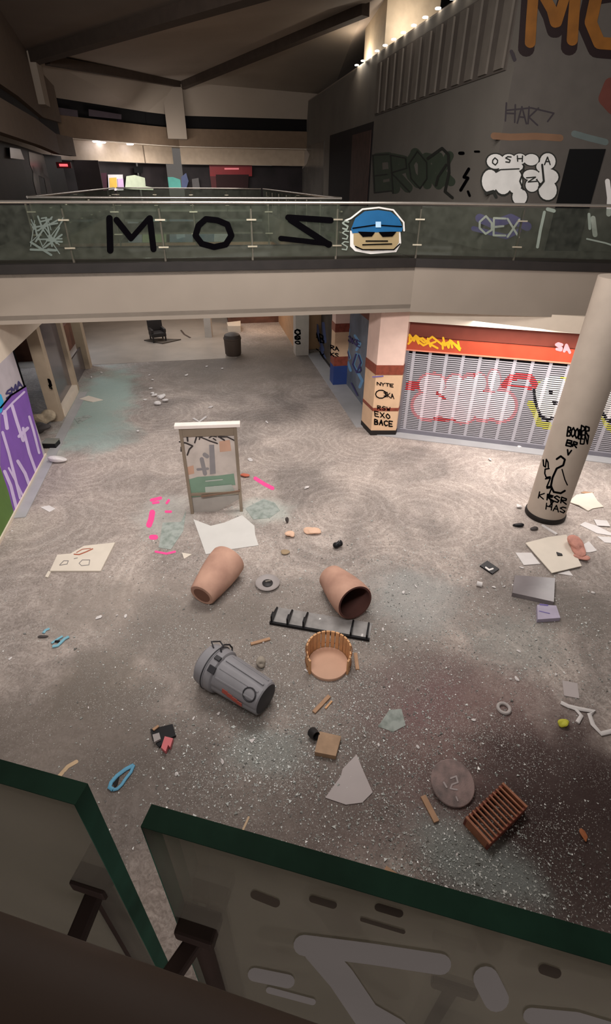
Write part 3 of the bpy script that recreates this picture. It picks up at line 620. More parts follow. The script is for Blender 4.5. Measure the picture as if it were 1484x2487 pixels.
struct(MB().tbox(-7.3, -6.2, 30.6, 31.6, 9.4, 11.2).build('wall_pier', mat('far_ceiling_paint', '75665a')))
# upper far walls
def seg(pts, z0, z1, m, nm, th=.1, off=0):
    mb = MB()
    for a_, b_ in zip(pts[:-1], pts[1:]):
        d = (b_-a_).normalized(); n = Vector((-d.y, d.x, 0)); wallstrip(mb, a_-n*off, b_-n*off, z0, z1, th)
    return struct(mb.build(nm, m))
FWp = [T(-9.5, 31.5), W0, W1, W2, W4]
seg(FWp, 8.45, 9.4, mat('brown_band', '6e5b4a', .8), 'wall_far', .3)
seg(FWp, 7.5, 8.45, mat('pale_bulkhead', 'b09d89', .7), 'wall_far', .3, -.8)
seg(FWp, 5, 7.5, mat('far_shop_dark', '2b2426', .7, var=.5, scale=1), 'wall_far', .1, -1.6)
seg(FWp, 9.4, 10.3, mat('clerestory_black', '0a0708', .9), 'window_1', .1, -.2)
mb = MB(); 
for a_, b_ in zip(FWp[:-1], FWp[1:]): mb.prism([zz(a_, 8.42), zz(b_, 8.42), zz(b_+CS*2, 8.42), zz(a_+CS*2, 8.42)], (0, 0, .05))
struct(mb.build('ceiling', creamw))
# faint reflections in the clerestory, painted on as paler patches
pc = on_plane(zz(W0, 0)+Vector((0, -.05, 0)), (W1-W0).cross(up))
for k, P in enumerate(([(122, 258), (188, 268), (190, 285), (140, 278), (136, 292), (122, 290)], [(215, 265), (295, 278), (295, 290), (216, 282)])):
    z_ = on_plane(zz(W0, 0)+CS*.02, (W1-W0).cross(up))
    o_ = paint('window_%d' % (2+k), z_, [('f', P)], mat('pane_reflection', '4c4349', .5), None, .0); struct(o_)
# downlights under the left bulkhead
for k, (x, y) in enumerate(((173, 344), (246, 350), (260, 357), (316, 359))):
    p = W0.lerp(W1, (.08, .40, .50, .78)[k])+Vector((-(W1-W0).y, (W1-W0).x, 0)).normalized()*(.25, .25, .55, .3)[k]
    o_ = MB().lathe([(0, 0), (.16, 0), (.2, .03), (.2, .06), (0, .06)], 20, mat4=Matrix.Translation((p.x, p.y, 8.36))).build('downlight', mat('cool_lens', 'e8ecff', .4, emit=14))
    tag(o_, ['round white downlight nearest the left wall', 'round white downlight left of the close pair', 'round white downlight right of the close pair', 'round white downlight rightmost in the far soffit'][k], 'ceiling light')
point('downlight_glow', T(-3.3, 36.6, 8.0), 45, (1, .92, .9), .3)
area('far_wall_wash', T(-1.0, 38.0, 8.3), T(-1.0, 42.6, 7.7), 2, .3, 60)
area('far_shop_wash', T(-3.4, 37.4, 7.4), T(-4.6, 40, 6.4), 2.5, .3, 45)  # unseen lamp added to brighten the far shopfronts
# far shopfronts behind the opening
def farpanel(name, label, cat, quads, mats):
    root = thing(name, label, cat, T(0, 42.5, 5))
    wn = Vector((-(W1-W0).y, (W1-W0).x, 0)).normalized(); plL = on_plane(W0+wn*1.45, wn); plR = splane(42.9)
    for i, (nm, P, m_) in enumerate(quads):
        pts = [(plL if P[0][0] < 345 else plR)(x, y, .01+.02*i) for x, y in P]
        W(MB().prism(pts, CS*-.04).build(nm, m_), root)
    return root
farpanel('painted_shopfront', 'far shopfront with yellow, white and teal graffiti below the pale bulkhead', 'shopfront', [
    ('poster', [(262, 424), (298, 424), (300, 462), (264, 464)], mat('poster_white', 'd6cfd2', .6)), ('poster', [(265, 432), (282, 431), (284, 456), (266, 458)], mat('poster_yellow', 'd9b04f', .6)),
    ('poster', [(284, 434), (298, 434), (300, 458), (286, 458)], mat('poster_lilac', 'c9a9cf', .6)),
    ('graffiti', [(305, 428), (325, 425), (350, 432), (352, 452), (372, 456), (370, 462), (330, 460), (302, 458)], mat('chalk_green', 'c2cbb2', .6)),
    ('graffiti', [(380, 436), (395, 430), (420, 430), (438, 436), (440, 456), (384, 458)], teal_p), ('graffiti', [(440, 430), (452, 420), (458, 440), (452, 460), (442, 458)], mat('slate_blue_paint', '505a80')),
    ('graffiti', [(466, 435), (482, 432), (486, 460), (468, 460)], mat('grey_patch', '5f5b5b', .6)), ('dark_entrance', [(225, 420), (255, 420), (256, 466), (232, 467)], mat('plum_entrance', '3a1526', .7)),
    ('hanging_sign', [(320, 404), (343, 404), (342, 420), (322, 420)], mat('black_opening', '050405'))], None)
rs = farpanel('red_shopfront', 'dark red shopfront with a small pale illegible sign at the far end', 'shopfront', [
    ('fascia', [(508, 400), (612, 400), (612, 428), (510, 428)], mat('deep_red_panel', '8a1018', .4)), ('entrance', [(524, 424), (604, 424), (602, 458), (526, 458)], mat('deep_red_dark', '2a0608', .6)),
    ('side_panel', [(510, 428), (524, 428), (526, 458), (514, 458)], mat('red_grey', '5c2a2c', .6)), ('lettering', [(545, 408), (580, 408), (580, 412), (545, 412)], mat('pale_red_letters', 'e07a80', .5, emit=.4))], None)
# bright pale shopfront on left of bulkhead and dark kiosk
struct(MB().tbox(-6.6, -5.2, 36.4, 36.6, 5, 7.5).build('wall_far', mat('dim_panel', '39302f', .8)))
# left upper wall
LW = [T(-4.9, 15.5), T(-5.6, 24), T(-6.5, 31.5), T(-6.2, 34)]
seg(LW, 7.6, 8.4, mat('left_band', '5f5044', .8), 'wall_left', -.3)
seg(LW, 8.4, 9.0, mat('left_upper_dark', '1b1514', .8), 'wall_left', -.3, -.6)
seg(LW, 9.0, 11.3, mat('left_band', '5f5044'), 'wall_left', -.3, -.4)
seg(LW, 5.0, 7.6, mat('left_shop_dark', '2c2422', .6, var=.4, scale=.8), 'wall_left', -.1, -.6)
lp_ = on_plane(T(-6.25, 25.2), (T(-6.5, 31.5)-T(-5.6, 24)).cross(up))
wl = bpy.data.objects['wall_left']
pane = mat('pale_shop_window', '7d7678', .3, var=.2, scale=1)
for k, P in enumerate(([(22, 358), (48, 362), (58, 388), (24, 384)], [(68, 368), (105, 378), (118, 410), (122, 440), (80, 420), (72, 400)], [(78, 400), (92, 425), (100, 480), (90, 482), (80, 440)], [(104, 420), (124, 440), (130, 480), (116, 482)])):
    o_ = paint('window_%d' % (4+k), lp_, [('f', P)], pane, None, .02); struct(o_)
es = thing('exit_sign', 'small red glowing exit sign on the far left wall', 'sign', G(140, 412, 6.85))
o_ = MB().box(-.35, .35, -.05, .05, -.12, .12).build('housing', mat('dark_red_case', '5a1519', .5), es)
o_ = MB().box(-.2, .2, -.07, -.05, -.05, .05).build('lit_face', mat('exit_glow', 'ff5a60', .5, emit=1.5), es)
es.location = T(-6.0, 30.8, 7.15)

# ================================================================== RAILINGS
pane_m = glass('rail_glass', 'e4ebe6', .13, '8a8b80')
def railing(name, label, path, base, top, spacing, thick=.012, hand=True, edge=.05, glassm=None, hand_m=None):
    root = thing(name, label, 'railing', (*path[0][:2], base))
    pts = [Vector((p[0], p[1], 0)) for p in path]
    if hand: W(MB().tube([p+up*top for p in pts], .032, 12).build('handrail', hand_m or steel, root, smooth=True), root)
    for a, b in zip(pts[:-1], pts[1:]):
        L = (b-a).length; d = (b-a).normalized(); n = Vector((-d.y, d.x, 0)); k = max(1, round(L/spacing))
        for i in range(k):
            p0 = a+d*(L*i/k+edge*.3); p1 = a+d*(L*(i+1)/k-edge*.3)
            W(MB().hexa([(*(q_+n*o_)[:2], z) for z in (base+.1, top-.06) for q_, o_ in ((p0, 0), (p1, 0), (p1, thick), (p0, thick))]).build('glass_panel', glassm or pane_m), root)
            pc_ = a+d*(L*i/k)+n*.09
            W(MB().box(pc_.x-.022, pc_.x+.022, pc_.y-.022, pc_.y+.022, base, top-.12).build('post', mat('post_taupe', '6f675c', .5, .3)), root)
            for z in (base+.32, base+.86): W(MB().bar(zz(pc_, z)-d*.11-n*.1, zz(pc_, z)+d*.11-n*.1, .05, .03).build('clamp', mat('clamp_silver', 'cfc4ae', .3, .7)), root)
    return root
br = railing('glass_railing', 'silver topped glass railing along the near side of the footbridge, painted with big black letters', [T(-8.9, 13.28), T(5.3, 13.04), K3+Vector((0, .04, 0)), K4], 5.0, 6.19, 2.08)
pb = on_plane(T(5.3, 13.03), (T(5.3, 13.04)-T(-8.9, 13.28)).cross(up))
W(paint('graffiti', pb, [('s', [(266, 530), (268, 608)], 16), ('s', [(283, 534), (318, 578)], 15), ('s', [(318, 580), (362, 530)], 13), ('s', [(364, 530), (373, 605)], 15)], black, None, .012, label='black letter M'), br)
W(paint('graffiti', pb, [('s', [(482, 548), (475, 572), (490, 592), (520, 600), (548, 594), (562, 572), (552, 545), (528, 535), (500, 532), (484, 546)], 15)], black, None, .012, label='black letter O'), br)
W(paint('graffiti', pb, [('s', [(700, 528), (803, 535)], 15), ('s', [(706, 534), (798, 594)], 16), ('s', [(682, 579), (800, 592)], 13)], black, None, .012, label='black reversed letter Z'), br)
cap = [('f', [(852, 556), (862, 530), (885, 513), (918, 510), (948, 514), (968, 530), (977, 552), (975, 562), (855, 566)])]
W(paint('graffiti', pb, [('f', [(850, 560), (972, 562), (974, 590), (962, 612), (900, 617), (862, 610), (850, 598)]), ('s', [(838, 536), (852, 530), (880, 508), (920, 504), (955, 510), (980, 540), (981, 560)], 4)], mat('chalk_white_paint', 'f4efee'), None, .012, label='white outline of the painted face'), br)
W(paint('graffiti', pb, [('f', [(858, 562), (968, 562), (968, 588), (958, 604), (902, 609), (866, 603), (858, 592)])], skin_p, None, .026), br)
W(paint('graffiti', pb, cap, blue_p, None, .03, label='blue painted cap'), br)
W(paint('graffiti', pb, [('s', [(856, 554), (910, 546), (974, 550)], 3), ('f', [(868, 562), (910, 563), (902, 574), (880, 575)]), ('f', [(918, 563), (962, 562), (952, 574), (928, 575)]), ('s', [(888, 585), (940, 585)], 3), ('s', [(880, 594), (950, 592)], 3), ('s', [(862, 598), (880, 606), (955, 606), (970, 592)], 3)], black, None, .042), br)
W(paint('graffiti', pb, [('f', [(911, 538), (924, 538), (924, 552), (911, 552)])], mat('pale_blue_badge', 'a9cbe6', .6), None, .045), br)
W(paint('graffiti', pb, write('SSS', 832, 537, (14, 0), (0, 20), -1, 3)+write('S', 832, 560, (14, 0), (0, 20), 0, 3)+write('S', 831, 586, (14, 0), (0, 20), 0, 3), mat('chalk_grey_paint', '7f887f', .6), None, .014), br)
fz = [('s', [(70+rnd.uniform(0, 85), 525+rnd.uniform(0, 90)), (70+rnd.uniform(0, 85), 525+rnd.uniform(0, 95))], rnd.uniform(2, 6)) for _ in range(26)]
W(paint('etched_scribble', pb, fz, mat('frosted_paint', '5f6862', .6), None, .012, label='frosted grey green scribbles'), br)
pb2 = on_plane(T(5.3, 13.04), (K3-K2).cross(up))
W(paint('graffiti', pb2, [('s', [(1322, 515), (1312, 560), (1305, 600)], 7), ('s', [(1330, 508), (1345, 512)], 9), ('s', [(1425, 580), (1470, 590), (1500, 600)], 4), ('s', [(1430, 520), (1432, 555)], 7)], mat('chalk_grey_paint', '9aa49a'), None, .014), br)
railing('glass_railing', 'glass railing along the far side of the footbridge, behind the lettered one', [T(-4.3, 16.55), T(4.2, 16.55)], 5.0, 6.19, 2.1)
railing('glass_railing', 'glass railing running along the left edge of the upper opening', [T(-4.35, 16.7), T(-4.5, 35.9)], 5.0, 6.19, 2.4)
railing('glass_railing', 'glass railing running along the right edge of the upper opening', [T(4.25, 16.7), T(4.2, 35.9)], 5.0, 6.19, 2.4)
railing('glass_railing', 'glass railing closing the far end of the upper opening', [T(-4.4, 36.05), T(4.1, 36.05)], 5.0, 6.19, 2.1)

# ---- balustrade right below the camera
ng = glass('dusty_balustrade_glass', 'd9dcd4', .27, 'b0a69b', 3.5, .3)
eg = mat('green_glass_edge', '2c5344', .6, spec=.15, var=.35, scale=18)
TH = .019
def near_panel(a, b, label):
    a = Vector((a[0], a[1], 0)); b = Vector((b[0], b[1], 0)); d = (b-a).normalized(); n = Vector((-d.y, d.x, 0))*TH
    root = thing('glass_balustrade', label, 'glass panel', (a.x, a.y, 5.0))
    mb = MB(); zt = 6.14
    P = [(*(p)[:2], z) for z in (5.02, zt) for p in (a, b, b+n, a+n)]
    W(mb.hexa(P).build('glass_pane', ng), root)
    mb = MB(); e_ = .0012
    mb.hexa([(*(p)[:2], z) for z in (zt, zt+e_) for p in (a-d*e_, b+d*e_, b+n+d*e_, a+n-d*e_)])
    for p, q_ in ((a-d*e_, a), (b, b+d*e_)): mb.hexa([(*(r_)[:2], z) for z in (5.02, zt) for r_ in (p, q_, q_+n, p+n)])
    W(mb.build('polished_edge', eg, label='green polished glass edge'), root)
    return root, a, d, n
gp = lambda x, y, z=6.14: G(x, y, z)
a1, b1 = gp(0, 1903), gp(180, 1955); dd1 = (b1-a1).normalized()
np1, *_ = near_panel(a1-dd1*1.2, b1, 'dusty clear glass panel with a green edge at the lower left')
a2, b2 = gp(345, 2010), gp(1484, 2345); dd2 = (b2-a2).normalized()
np2, pa, pd, pn = near_panel(a2, b2+dd2*1.0, 'long dusty glass panel with a green edge and white paint at lower right')
pp2 = on_plane(a2-Vector((0, 0, 0)), Vector((dd2.y, -dd2.x, 0)))
W(paint('graffiti', pp2, [('s', [(740, 2290), (900, 2310), (1070, 2335)], 52), ('s', [(770, 2300), (830, 2370), (890, 2460), (960, 2500)], 66), ('s', [(1180, 2370), (1205, 2420)], 62), ('s', [(1290, 2460), (1400, 2470), (1500, 2500)], 40), ('s', [(620, 2362), (700, 2378)], 34), ('s', [(655, 2400), (760, 2428)], 16)], mat('smeared_white_paint', '8b8482', .7), None, .002, label='smeared white paint strokes'), np2)
W(paint('grime', pp2, [('s', [(620, 2170), (670, 2190)], 22), ('s', [(760, 2180), (810, 2195)], 18), ('s', [(920, 2200), (970, 2215)], 20), ('s', [(1320, 2350), (1350, 2360)], 26), ('s', [(880, 2230), (980, 2260)], 10)], mat('brown_grime', '43382f', .8), None, .001, label='brown grime spots'), np2)
hm = mat('brown_handrail', '4a3c33', .6, var=.25, scale=5)
h0, h1 = G(0, 2190, 6.2), G(850, 2487, 6.2); hd = (h1-h0).normalized(); hn = Vector((hd.y, -hd.x, 0))
hr = thing('padded_handrail', 'wide dark brown rounded handrail crossing the bottom left corner', 'handrail', (h0.x, h0.y, 6.2))
mb = MB(); rows = []
c0 = h0-hd*1.5+hn*.06; prof2 = [(.062*math.cos(k*PI/12), .035*math.sin(k*PI/12)) for k in range(24)]
vs_ = []
for k in range(2):
    c_ = c0+hd*(3.3*k); vs_ += [Vector((c_.x, c_.y, 6.165))+hn*x+up*y for x, y in prof2]
mb.add(vs_, [(j, (j+1) % 24, 24+(j+1) % 24, 24+j) for j in range(24)]+[tuple(range(24)), tuple(range(24, 48))])
W(mb.build('rail', hm, smooth=True), hr)
pm = mat('bronze_post', '3a2c28', .5, .2, var=.3, scale=8)
for i, (top_, lab) in enumerate(((G(205, 2085, 5.98), 'dark bronze balustrade post with clamp behind the lower left glass'), (G(470, 2205, 5.98), 'dark bronze balustrade post with a clamp arm between the two glass panels'), (G(1125, 2325, 5.98), 'dark bronze balustrade post with clamp behind the lower right glass'))):
    r_ = thing('balustrade_post', lab, 'post', (top_.x, top_.y, 5.0), group='bronze posts of the near balustrade')
    W(MB().lathe([(.0, 0), (.012, 0), (.012, .93), (.0, .93)], 16, mat4=Matrix.Translation((top_.x, top_.y, 5.0))).build('shaft', pm, smooth=True), r_)
    W(MB().bar(top_-hd*.022-up*.05, top_+hd*.022-up*.05, .03, .02).build('clamp', pm, bevel=.003), r_)
    if i < 2: W(MB().bar(top_-up*.07, top_-up*.10+hn*.11-hd*.05*(i), .02, .014).build('bracket_arm', pm, bevel=.003), r_)

# ================================================================== THINGS ON THE CARPET
terra = mat('terracotta', 'c29a87', .8, var=.18, scale=2.5, dirt='aa8474', spec=.1); terra_in = mat('terracotta_inside', '5a3a34', .9)
def planter(label, base, mouth, L):
    base = Vector(base); d = (Vector(mouth)-base).normalized(); fr = axis_frame(base, base+d*L)
    t = thing('terracotta_planter', label, 'planter', mw=fr)
    MB().lathe([(.0, 0), (.235, 0), (.25, .02), (.29, L*.25), (.335, L*.55), (.355, L*.8), (.35, L-.03), (.335, L)], 56, caps=False).build('body', terra, t, smooth=True)
    MB().lathe([(.335, L), (.30, L), (.295, L-.04), (.31, L*.75), (.28, L*.4), (.22, .06), (0, .06)], 56, caps=False).build('inner_wall', terra_in, t, smooth=True, label='dark inside of the planter')
    MB().lathe([(.0, -.004), (.17, -.004), (.17, .0)], 40).build('foot', mat('terracotta_foot', '7a5546', .9), t)
    return t
planter('tapered terracotta planter lying on its side beside the fallen white sheet', G(490, 1446, .25), G(545, 1372, .37), .98)
planter('tapered terracotta planter lying with its dark open mouth towards us', G(803, 1400, .25), G(857, 1458, .37), .95)

# directory sign
a_, b_ = G(464, 1246), G(590, 1240); kd = (b_-a_).normalized(); ang = math.atan2(kd.y, kd.x); wd = (b_-a_).length
ds = thing('directory_sign', 'tall framed directory sign with a white cap and black tag, standing in the concourse', 'sign', a_, (0, 0, ang))
fm_ = mat('champagne_frame', '9a8b7b', .35, .4, var=.1)
for nm, x0, x1, z0, z1 in (('frame_post', 0, .07, 0, 2.2), ('frame_post', wd-.07, wd, 0, 2.2), ('frame_rail', .07, wd-.07, 2.0, 2.2), ('frame_rail', .07, wd-.07, .5, .57)):
    MB().box(x0, x1, -.05, .05, z0, z1).build(nm, fm_, ds, bevel=.006)
MB().box(-.08, wd+.08, -.09, .09, 2.2, 2.28).build('cap', mat('cap_white', 'e6d9d2', .5), ds, bevel=.01)
MB().box(.07, wd-.07, -.012, .012, .57, 2.0).build('map_panel', mat('map_panel_print', 'cdc0b8', .35, var=.2, scale=3), ds)
MB().prism([Vector(p) for p in ((.07, .02, .0), (.62, .02, .0), (wd-.07, .02, .32), (wd-.07, .02, .5), (.07, .02, .5))], (0, .02, 0)).build('lower_panel', mat('frosted_lower_panel', 'aba49e', .3), ds, label='broken pale lower panel')
MB().bar((.3, -.09, .50), (wd-.03, -.07, .60), .03, .03).build('loose_rail', mat('bronze_trim', '7d6353', .5), ds)
kp = on_plane(a_-kd.cross(up)*0+Vector((kd.y, -kd.x, 0))*.0125, Vector((kd.y, -kd.x, 0)))
def WR(o, par):
    o.parent = par; o.matrix_parent_inverse = (Matrix.Translation(par.location) @ par.rotation_euler.to_matrix().to_4x4()).inverted(); return o
WR(paint('map_print', kp, [('f', [(457, 1165), (480, 1158), (530, 1155), (568, 1150), (572, 1178), (520, 1180), (500, 1205), (462, 1208)])], mat('sage_print', '7f9a86', .5), None, .002, label='sage green map area'), ds)
WR(paint('map_print', kp, [('f', [(532, 1072), (558, 1068), (562, 1095), (534, 1098)]), ('f', [(452, 1135), (470, 1130), (472, 1150), (455, 1154)])], mat('peach_print', 'c9a08a', .5), None, .002, label='peach map area'), ds)
WR(paint('map_print', kp, [('f', [(508, 1080), (520, 1080), (524, 1150), (510, 1152)]), ('s', [(490, 1115), (498, 1150)], 10), ('s', [(497, 1104), (503, 1108)], 10), ('s', [(480, 1140), (505, 1138)], 6)], mat('grey_print', '8f8a8c', .5), None, .005, label='grey map area'), ds)
WR(paint('map_print', kp, [('s', [(500, 1168), (540, 1164)], 3), ('f', [(498, 1182), (562, 1176), (575, 1200), (500, 1206)])], mat('pale_print', 'b7bdb4', .5), None, .014), ds)
WR(paint('graffiti', kp, [('s', [(436, 1072), (452, 1075), (468, 1082), (460, 1090), (455, 1104)], 3.5), ('s', [(455, 1060), (456, 1070)], 4), ('s', [(440, 1085), (440, 1095)], 3), ('s', [(473, 1074), (478, 1058), (486, 1060), (500, 1054)], 3.5), ('s', [(486, 1060), (510, 1070), (528, 1076)], 3), ('s', [(490, 1050), (484, 1066)], 3), ('s', [(508, 1062), (516, 1058), (526, 1060)], 2.5), ('s', [(546, 1047), (532, 1060), (545, 1068)], 3.5), ('s', [(530, 1060), (552, 1060), (570, 1069)], 3), ('s', [(518, 1064), (524, 1068)], 3)], mat('ink_grey', '3a3434', .6), None, .02), ds)

def flat(name, label, cat, px, th, m, z=.003, group=None, lift=None, holes=None):
    """a thin board or sheet whose outline lies on the floor; lift raises given corners"""
    P = [G(x, y, z) for x, y in px]
    if lift: P = [p+up*lift[i] for i, p in enumerate(P)]
    c = sum(P, Vector())/len(P); base = Vector((c.x, c.y, z))
    mb = MB().prism([p-base for p in P], (0, 0, th)); o = mb.build(name, m); o.location = base
    return tag(o, label, cat, group)
sheetw = mat('frosted_sheet', 'cfccc8', .35, var=.06, scale=2); boardc = mat('cream_board', 'd9cec0', .6, var=.06); paperw = mat('white_paper', 'd8d2d0', .7, var=.08)
flat('plastic_sheet', 'large pale grey broken sheet lying in front of the directory sign', 'sheet', [(470, 1262), (512, 1278), (545, 1270), (588, 1252), (618, 1278), (620, 1300), (628, 1325), (560, 1335), (500, 1347)], .012, sheetw)
flat('glass_sheet', 'greenish translucent broken sheet right of the directory sign', 'sheet', [(596, 1235), (640, 1212), (668, 1222), (680, 1240), (655, 1258), (615, 1262)], .008, glass('sheet_glass', 'cfdcd4', .86, 'cdd3ce'))
flat('glass_sheet', 'clear broken sheet beside the pink lines left of the directory sign', 'sheet', [(395, 1270), (440, 1268), (452, 1240), (445, 1290), (415, 1335), (385, 1330)], .008, glass('sheet_glass', 'cfdcd4', .86, 'cdd3ce'))
bd = flat('drawing_board', 'cream board with a faint drawn face and orange scribble at the left', 'board', [(140, 1350), (172, 1347), (205, 1328), (280, 1320), (245, 1389), (122, 1389)], .03, boardc)
def onto(name, par, shapes, m, z, label=None):
    f_ = on_plane((0, 0, z), (0, 0, 1)); o = paint(name, f_, shapes, m, None, .0008, label); return W(o, par)
onto('drawing', bd, [('s', [(145, 1372), (155, 1362), (166, 1362), (163, 1370), (145, 1373)], 2), ('s', [(192, 1368), (200, 1360), (218, 1360), (216, 1372), (198, 1374), (192, 1368)], 2), ('s', [(180, 1357), (188, 1355)], 2)], mat('pencil_grey', '8b8480', .7), .033)
onto('drawing', bd, [('s', [(180, 1346), (192, 1347), (210, 1340), (225, 1333)], 3), ('s', [(186, 1342), (200, 1334), (220, 1332)], 2)], mat('rust_marker', 'a5604a', .7), .033)
flat('wood_stick', 'short pale stick sticking out from the drawing board corner', 'stick', [(110, 1402), (118, 1388), (124, 1390), (117, 1404)], .02, boardc)
# painted pink marks: paint on the carpet
for P, w_ in (([(620, 1162), (642, 1176), (662, 1186)], 9), ([(368, 1215), (390, 1210)], 8), ([(372, 1222), (385, 1220)], 6), ([(370, 1245), (367, 1262), (362, 1275)], 14), ([(403, 1243), (415, 1243)], 6), ([(405, 1222), (410, 1215)], 6), ([(368, 1305), (378, 1305)], 12), ([(378, 1340), (405, 1345), (425, 1340)], 5)):
    paint('pink_line', FLOORP, [('s', P, w_)], hot, fl, .004, label='hot pink spray paint mark on the carpet')
# round wooden slat planter, broken
wood = mat('orange_wood', 'd6a273', .5, var=.2, scale=7); woodp = mat('pale_wood', 'b08a6c', .6, var=.15, scale=8)
bc = G(797, 1613, .02)
bk = thing('slatted_planter', 'round planter with orange wooden slats round the back and a smooth tan disc bottom', 'planter', bc)
MB().lathe([(0, -.02), (.325, -.02), (.33, 0), (.33, .03), (.325, .04), (0, .04)], 56).build('bottom_disc', mat('tan_disc', 'c9a088', .6, var=.08), bk, smooth=True)
for k in range(19):
    an = math.radians(-28+k*236/18); hgt = .40 if 2 < k < 16 else .30
    m4 = Matrix.Rotation(an, 4, 'Z')
    mb = MB().box(.335, .365, -.031, .031, -.02, hgt); mb.v = [tuple(m4 @ Vector(v)) for v in mb.v]
    mb.build('slat', wood, bk, bevel=.003)
for rr_, z_ in ((.372, .36), (.372, .1)):
    mb = MB(); pts = [Vector((rr_*math.cos(math.radians(-22+k*8)), rr_*math.sin(math.radians(-22+k*8)), z_)) for k in range(29)]
    mb.tube(pts, .008, 6).build('hoop', mat('hoop_brown', '6f4527', .5), bk, smooth=True)
def plank(label, a, b, w_, th, m=woodp, z=.0, name='wooden_batten', cat='batten'):
    A2, B2 = G(*a, z), G(*b, z); c = (A2+B2)/2; mb = MB().bar(A2-c, B2-c, w_, th); o = mb.build(name, m, bevel=.004); o.location = c+up*(th/2+.002); return tag(o, label, cat)
plank('short tan wood slat lying left of the slatted planter', (609, 1566), (656, 1553), .055, .03)
plank('short pale wood slat standing right of the slatted planter', (863, 1588), (868, 1628), .06, .03)
plank('pale wood slat with a broken end below the slatted planter', (762, 1732), (800, 1692), .06, .03)
plank('small splintered wood piece next to the slat below the planter', (790, 1722), (806, 1704), .03, .02, wood)
plank('long tan wood slat left of the round stained disc', (1027, 1935), (1060, 1998), .075, .03)
plank('thin pale stick in front of the round column foot', (1316, 1277), (1352, 1299), .06, .03, paperw, name='stick', cat='stick')
plank('tan splinter near the green glass edge at lower right', (935, 2110), (975, 2138), .06, .02)
# black rack with upright fins
ra, rb_ = G(655, 1515), G(897, 1557); rx = (rb_-ra).normalized(); RL = (rb_-ra).length; rang = math.atan2(rx.y, rx.x)
rk = thing('black_rack', 'black metal rack with upright fins lying below the planters', 'rack', ra, (0, 0, rang))
blk = mat('black_metal', '1b1a1d', .45, .3, var=.2)
MB().box(0, RL, 0, .42, .003, .014).build('back_plate', mat('scuffed_grey_plate', '9b9795', .4, .1, var=.3, scale=5), rk)
MB().box(0, RL, -.02, .02, .0, .06).build('front_rail', blk, rk, bevel=.004)
for x in (.02, .31, .60, 1.44, 1.72):
    hh = .26 if x < 1 else .18
    MB().prism([Vector((x, .0, .015)), Vector((x, .40, .015)), Vector((x, .39, .05)), Vector((x, .15, hh*.45)), Vector((x, .12, hh*.75)), Vector((x, .0, hh*.75))], (.03, 0, 0)).build('fin', blk, rk)
# dish
dc = G(650, 1420)
di = thing('round_dish', 'grey round saucer like disc with a dark clutter in its middle, between the two planters', 'disc', dc)
MB().lathe([(0, .0), (.16, .0), (.22, .03), (.24, .06), (.232, .07), (.2, .045), (.12, .03), (0, .03)], 48).build('dish', mat('grey_plastic', 'a09896', .5, var=.1), di, smooth=True)
MB().lathe([(0, .03), (.1, .03), (.105, .05), (.06, .07), (0, .07)], 20).build('hub', mat('black_plastic', '2a2728', .5), di, smooth=True)
MB().bar((-.04, 0, .08), (.06, .02, .09), .04, .02).build('chrome_piece', steel, di)
# wheeled waste bin lying on its side
gb = mat('grey_bin_plastic', '8a888c', .5, var=.12, scale=3); gbd = mat('dark_bin_plastic', '353438', .5)
base_ = G(630, 1688, .30); lid_ = G(508, 1612, .34); dv = (lid_-base_).normalized()
fr = axis_frame(base_-dv*.12, lid_, roll=0)
wb = thing('waste_bin', 'big grey lidded waste bin lying on its side', 'waste bin', mw=fr)
BL = 1.22
mb = MB(); nseg = 64; rows_ = [(0, .235), (.02, .255), (.30, .275), (.80, .30), (.83, .30)]
vs_ = []
for z_, r_ in rows_:
    for j in range(nseg):
        g_ = .012 if (j % 16) in (0, 1) and .1 < z_+.2 else 0
        vs_.append((math.cos(2*PI*j/nseg)*(r_-g_), math.sin(2*PI*j/nseg)*(r_-g_), z_))
fs = [(i*nseg+j, i*nseg+(j+1) % nseg, (i+1)*nseg+(j+1) % nseg, (i+1)*nseg+j) for i in range(len(rows_)-1) for j in range(nseg)]
fs += [tuple(range(nseg))[::-1], tuple((len(rows_)-1)*nseg+j for j in range(nseg))]
mb.add(vs_, fs).build('body', gb, wb, smooth=True)
MB().lathe([(.305, .80), (.335, .82), (.34, .86), (.34, .93), (.325, .95), (.30, .955)], 56).build('rim', gb, wb, smooth=True)
ld = MB().lathe([(.30, .93), (.345, .945), (.348, .99), (.33, 1.0), (.328, 1.06), (.315, 1.13), (.25, 1.18), (.12, 1.205), (0, 1.21)], 56).build('lid', gb, wb, smooth=True)
MB().lathe([(.352, .955), (.356, .965), (.352, .975)], 56).build('seam', gbd, ld, smooth=True)
side = fr.inverted().to_3x3() @ up      # local up
side.z = 0; side.normalize(); tang = Vector((0, 0, 1)).cross(side)
def on_side(th_, r_, z_): return (side*math.cos(th_)+tang*math.sin(th_))*r_+Vector((0, 0, z_))
sgn = 1 if (fr.to_3x3() @ tang).y < 0 else -1      # towards the camera
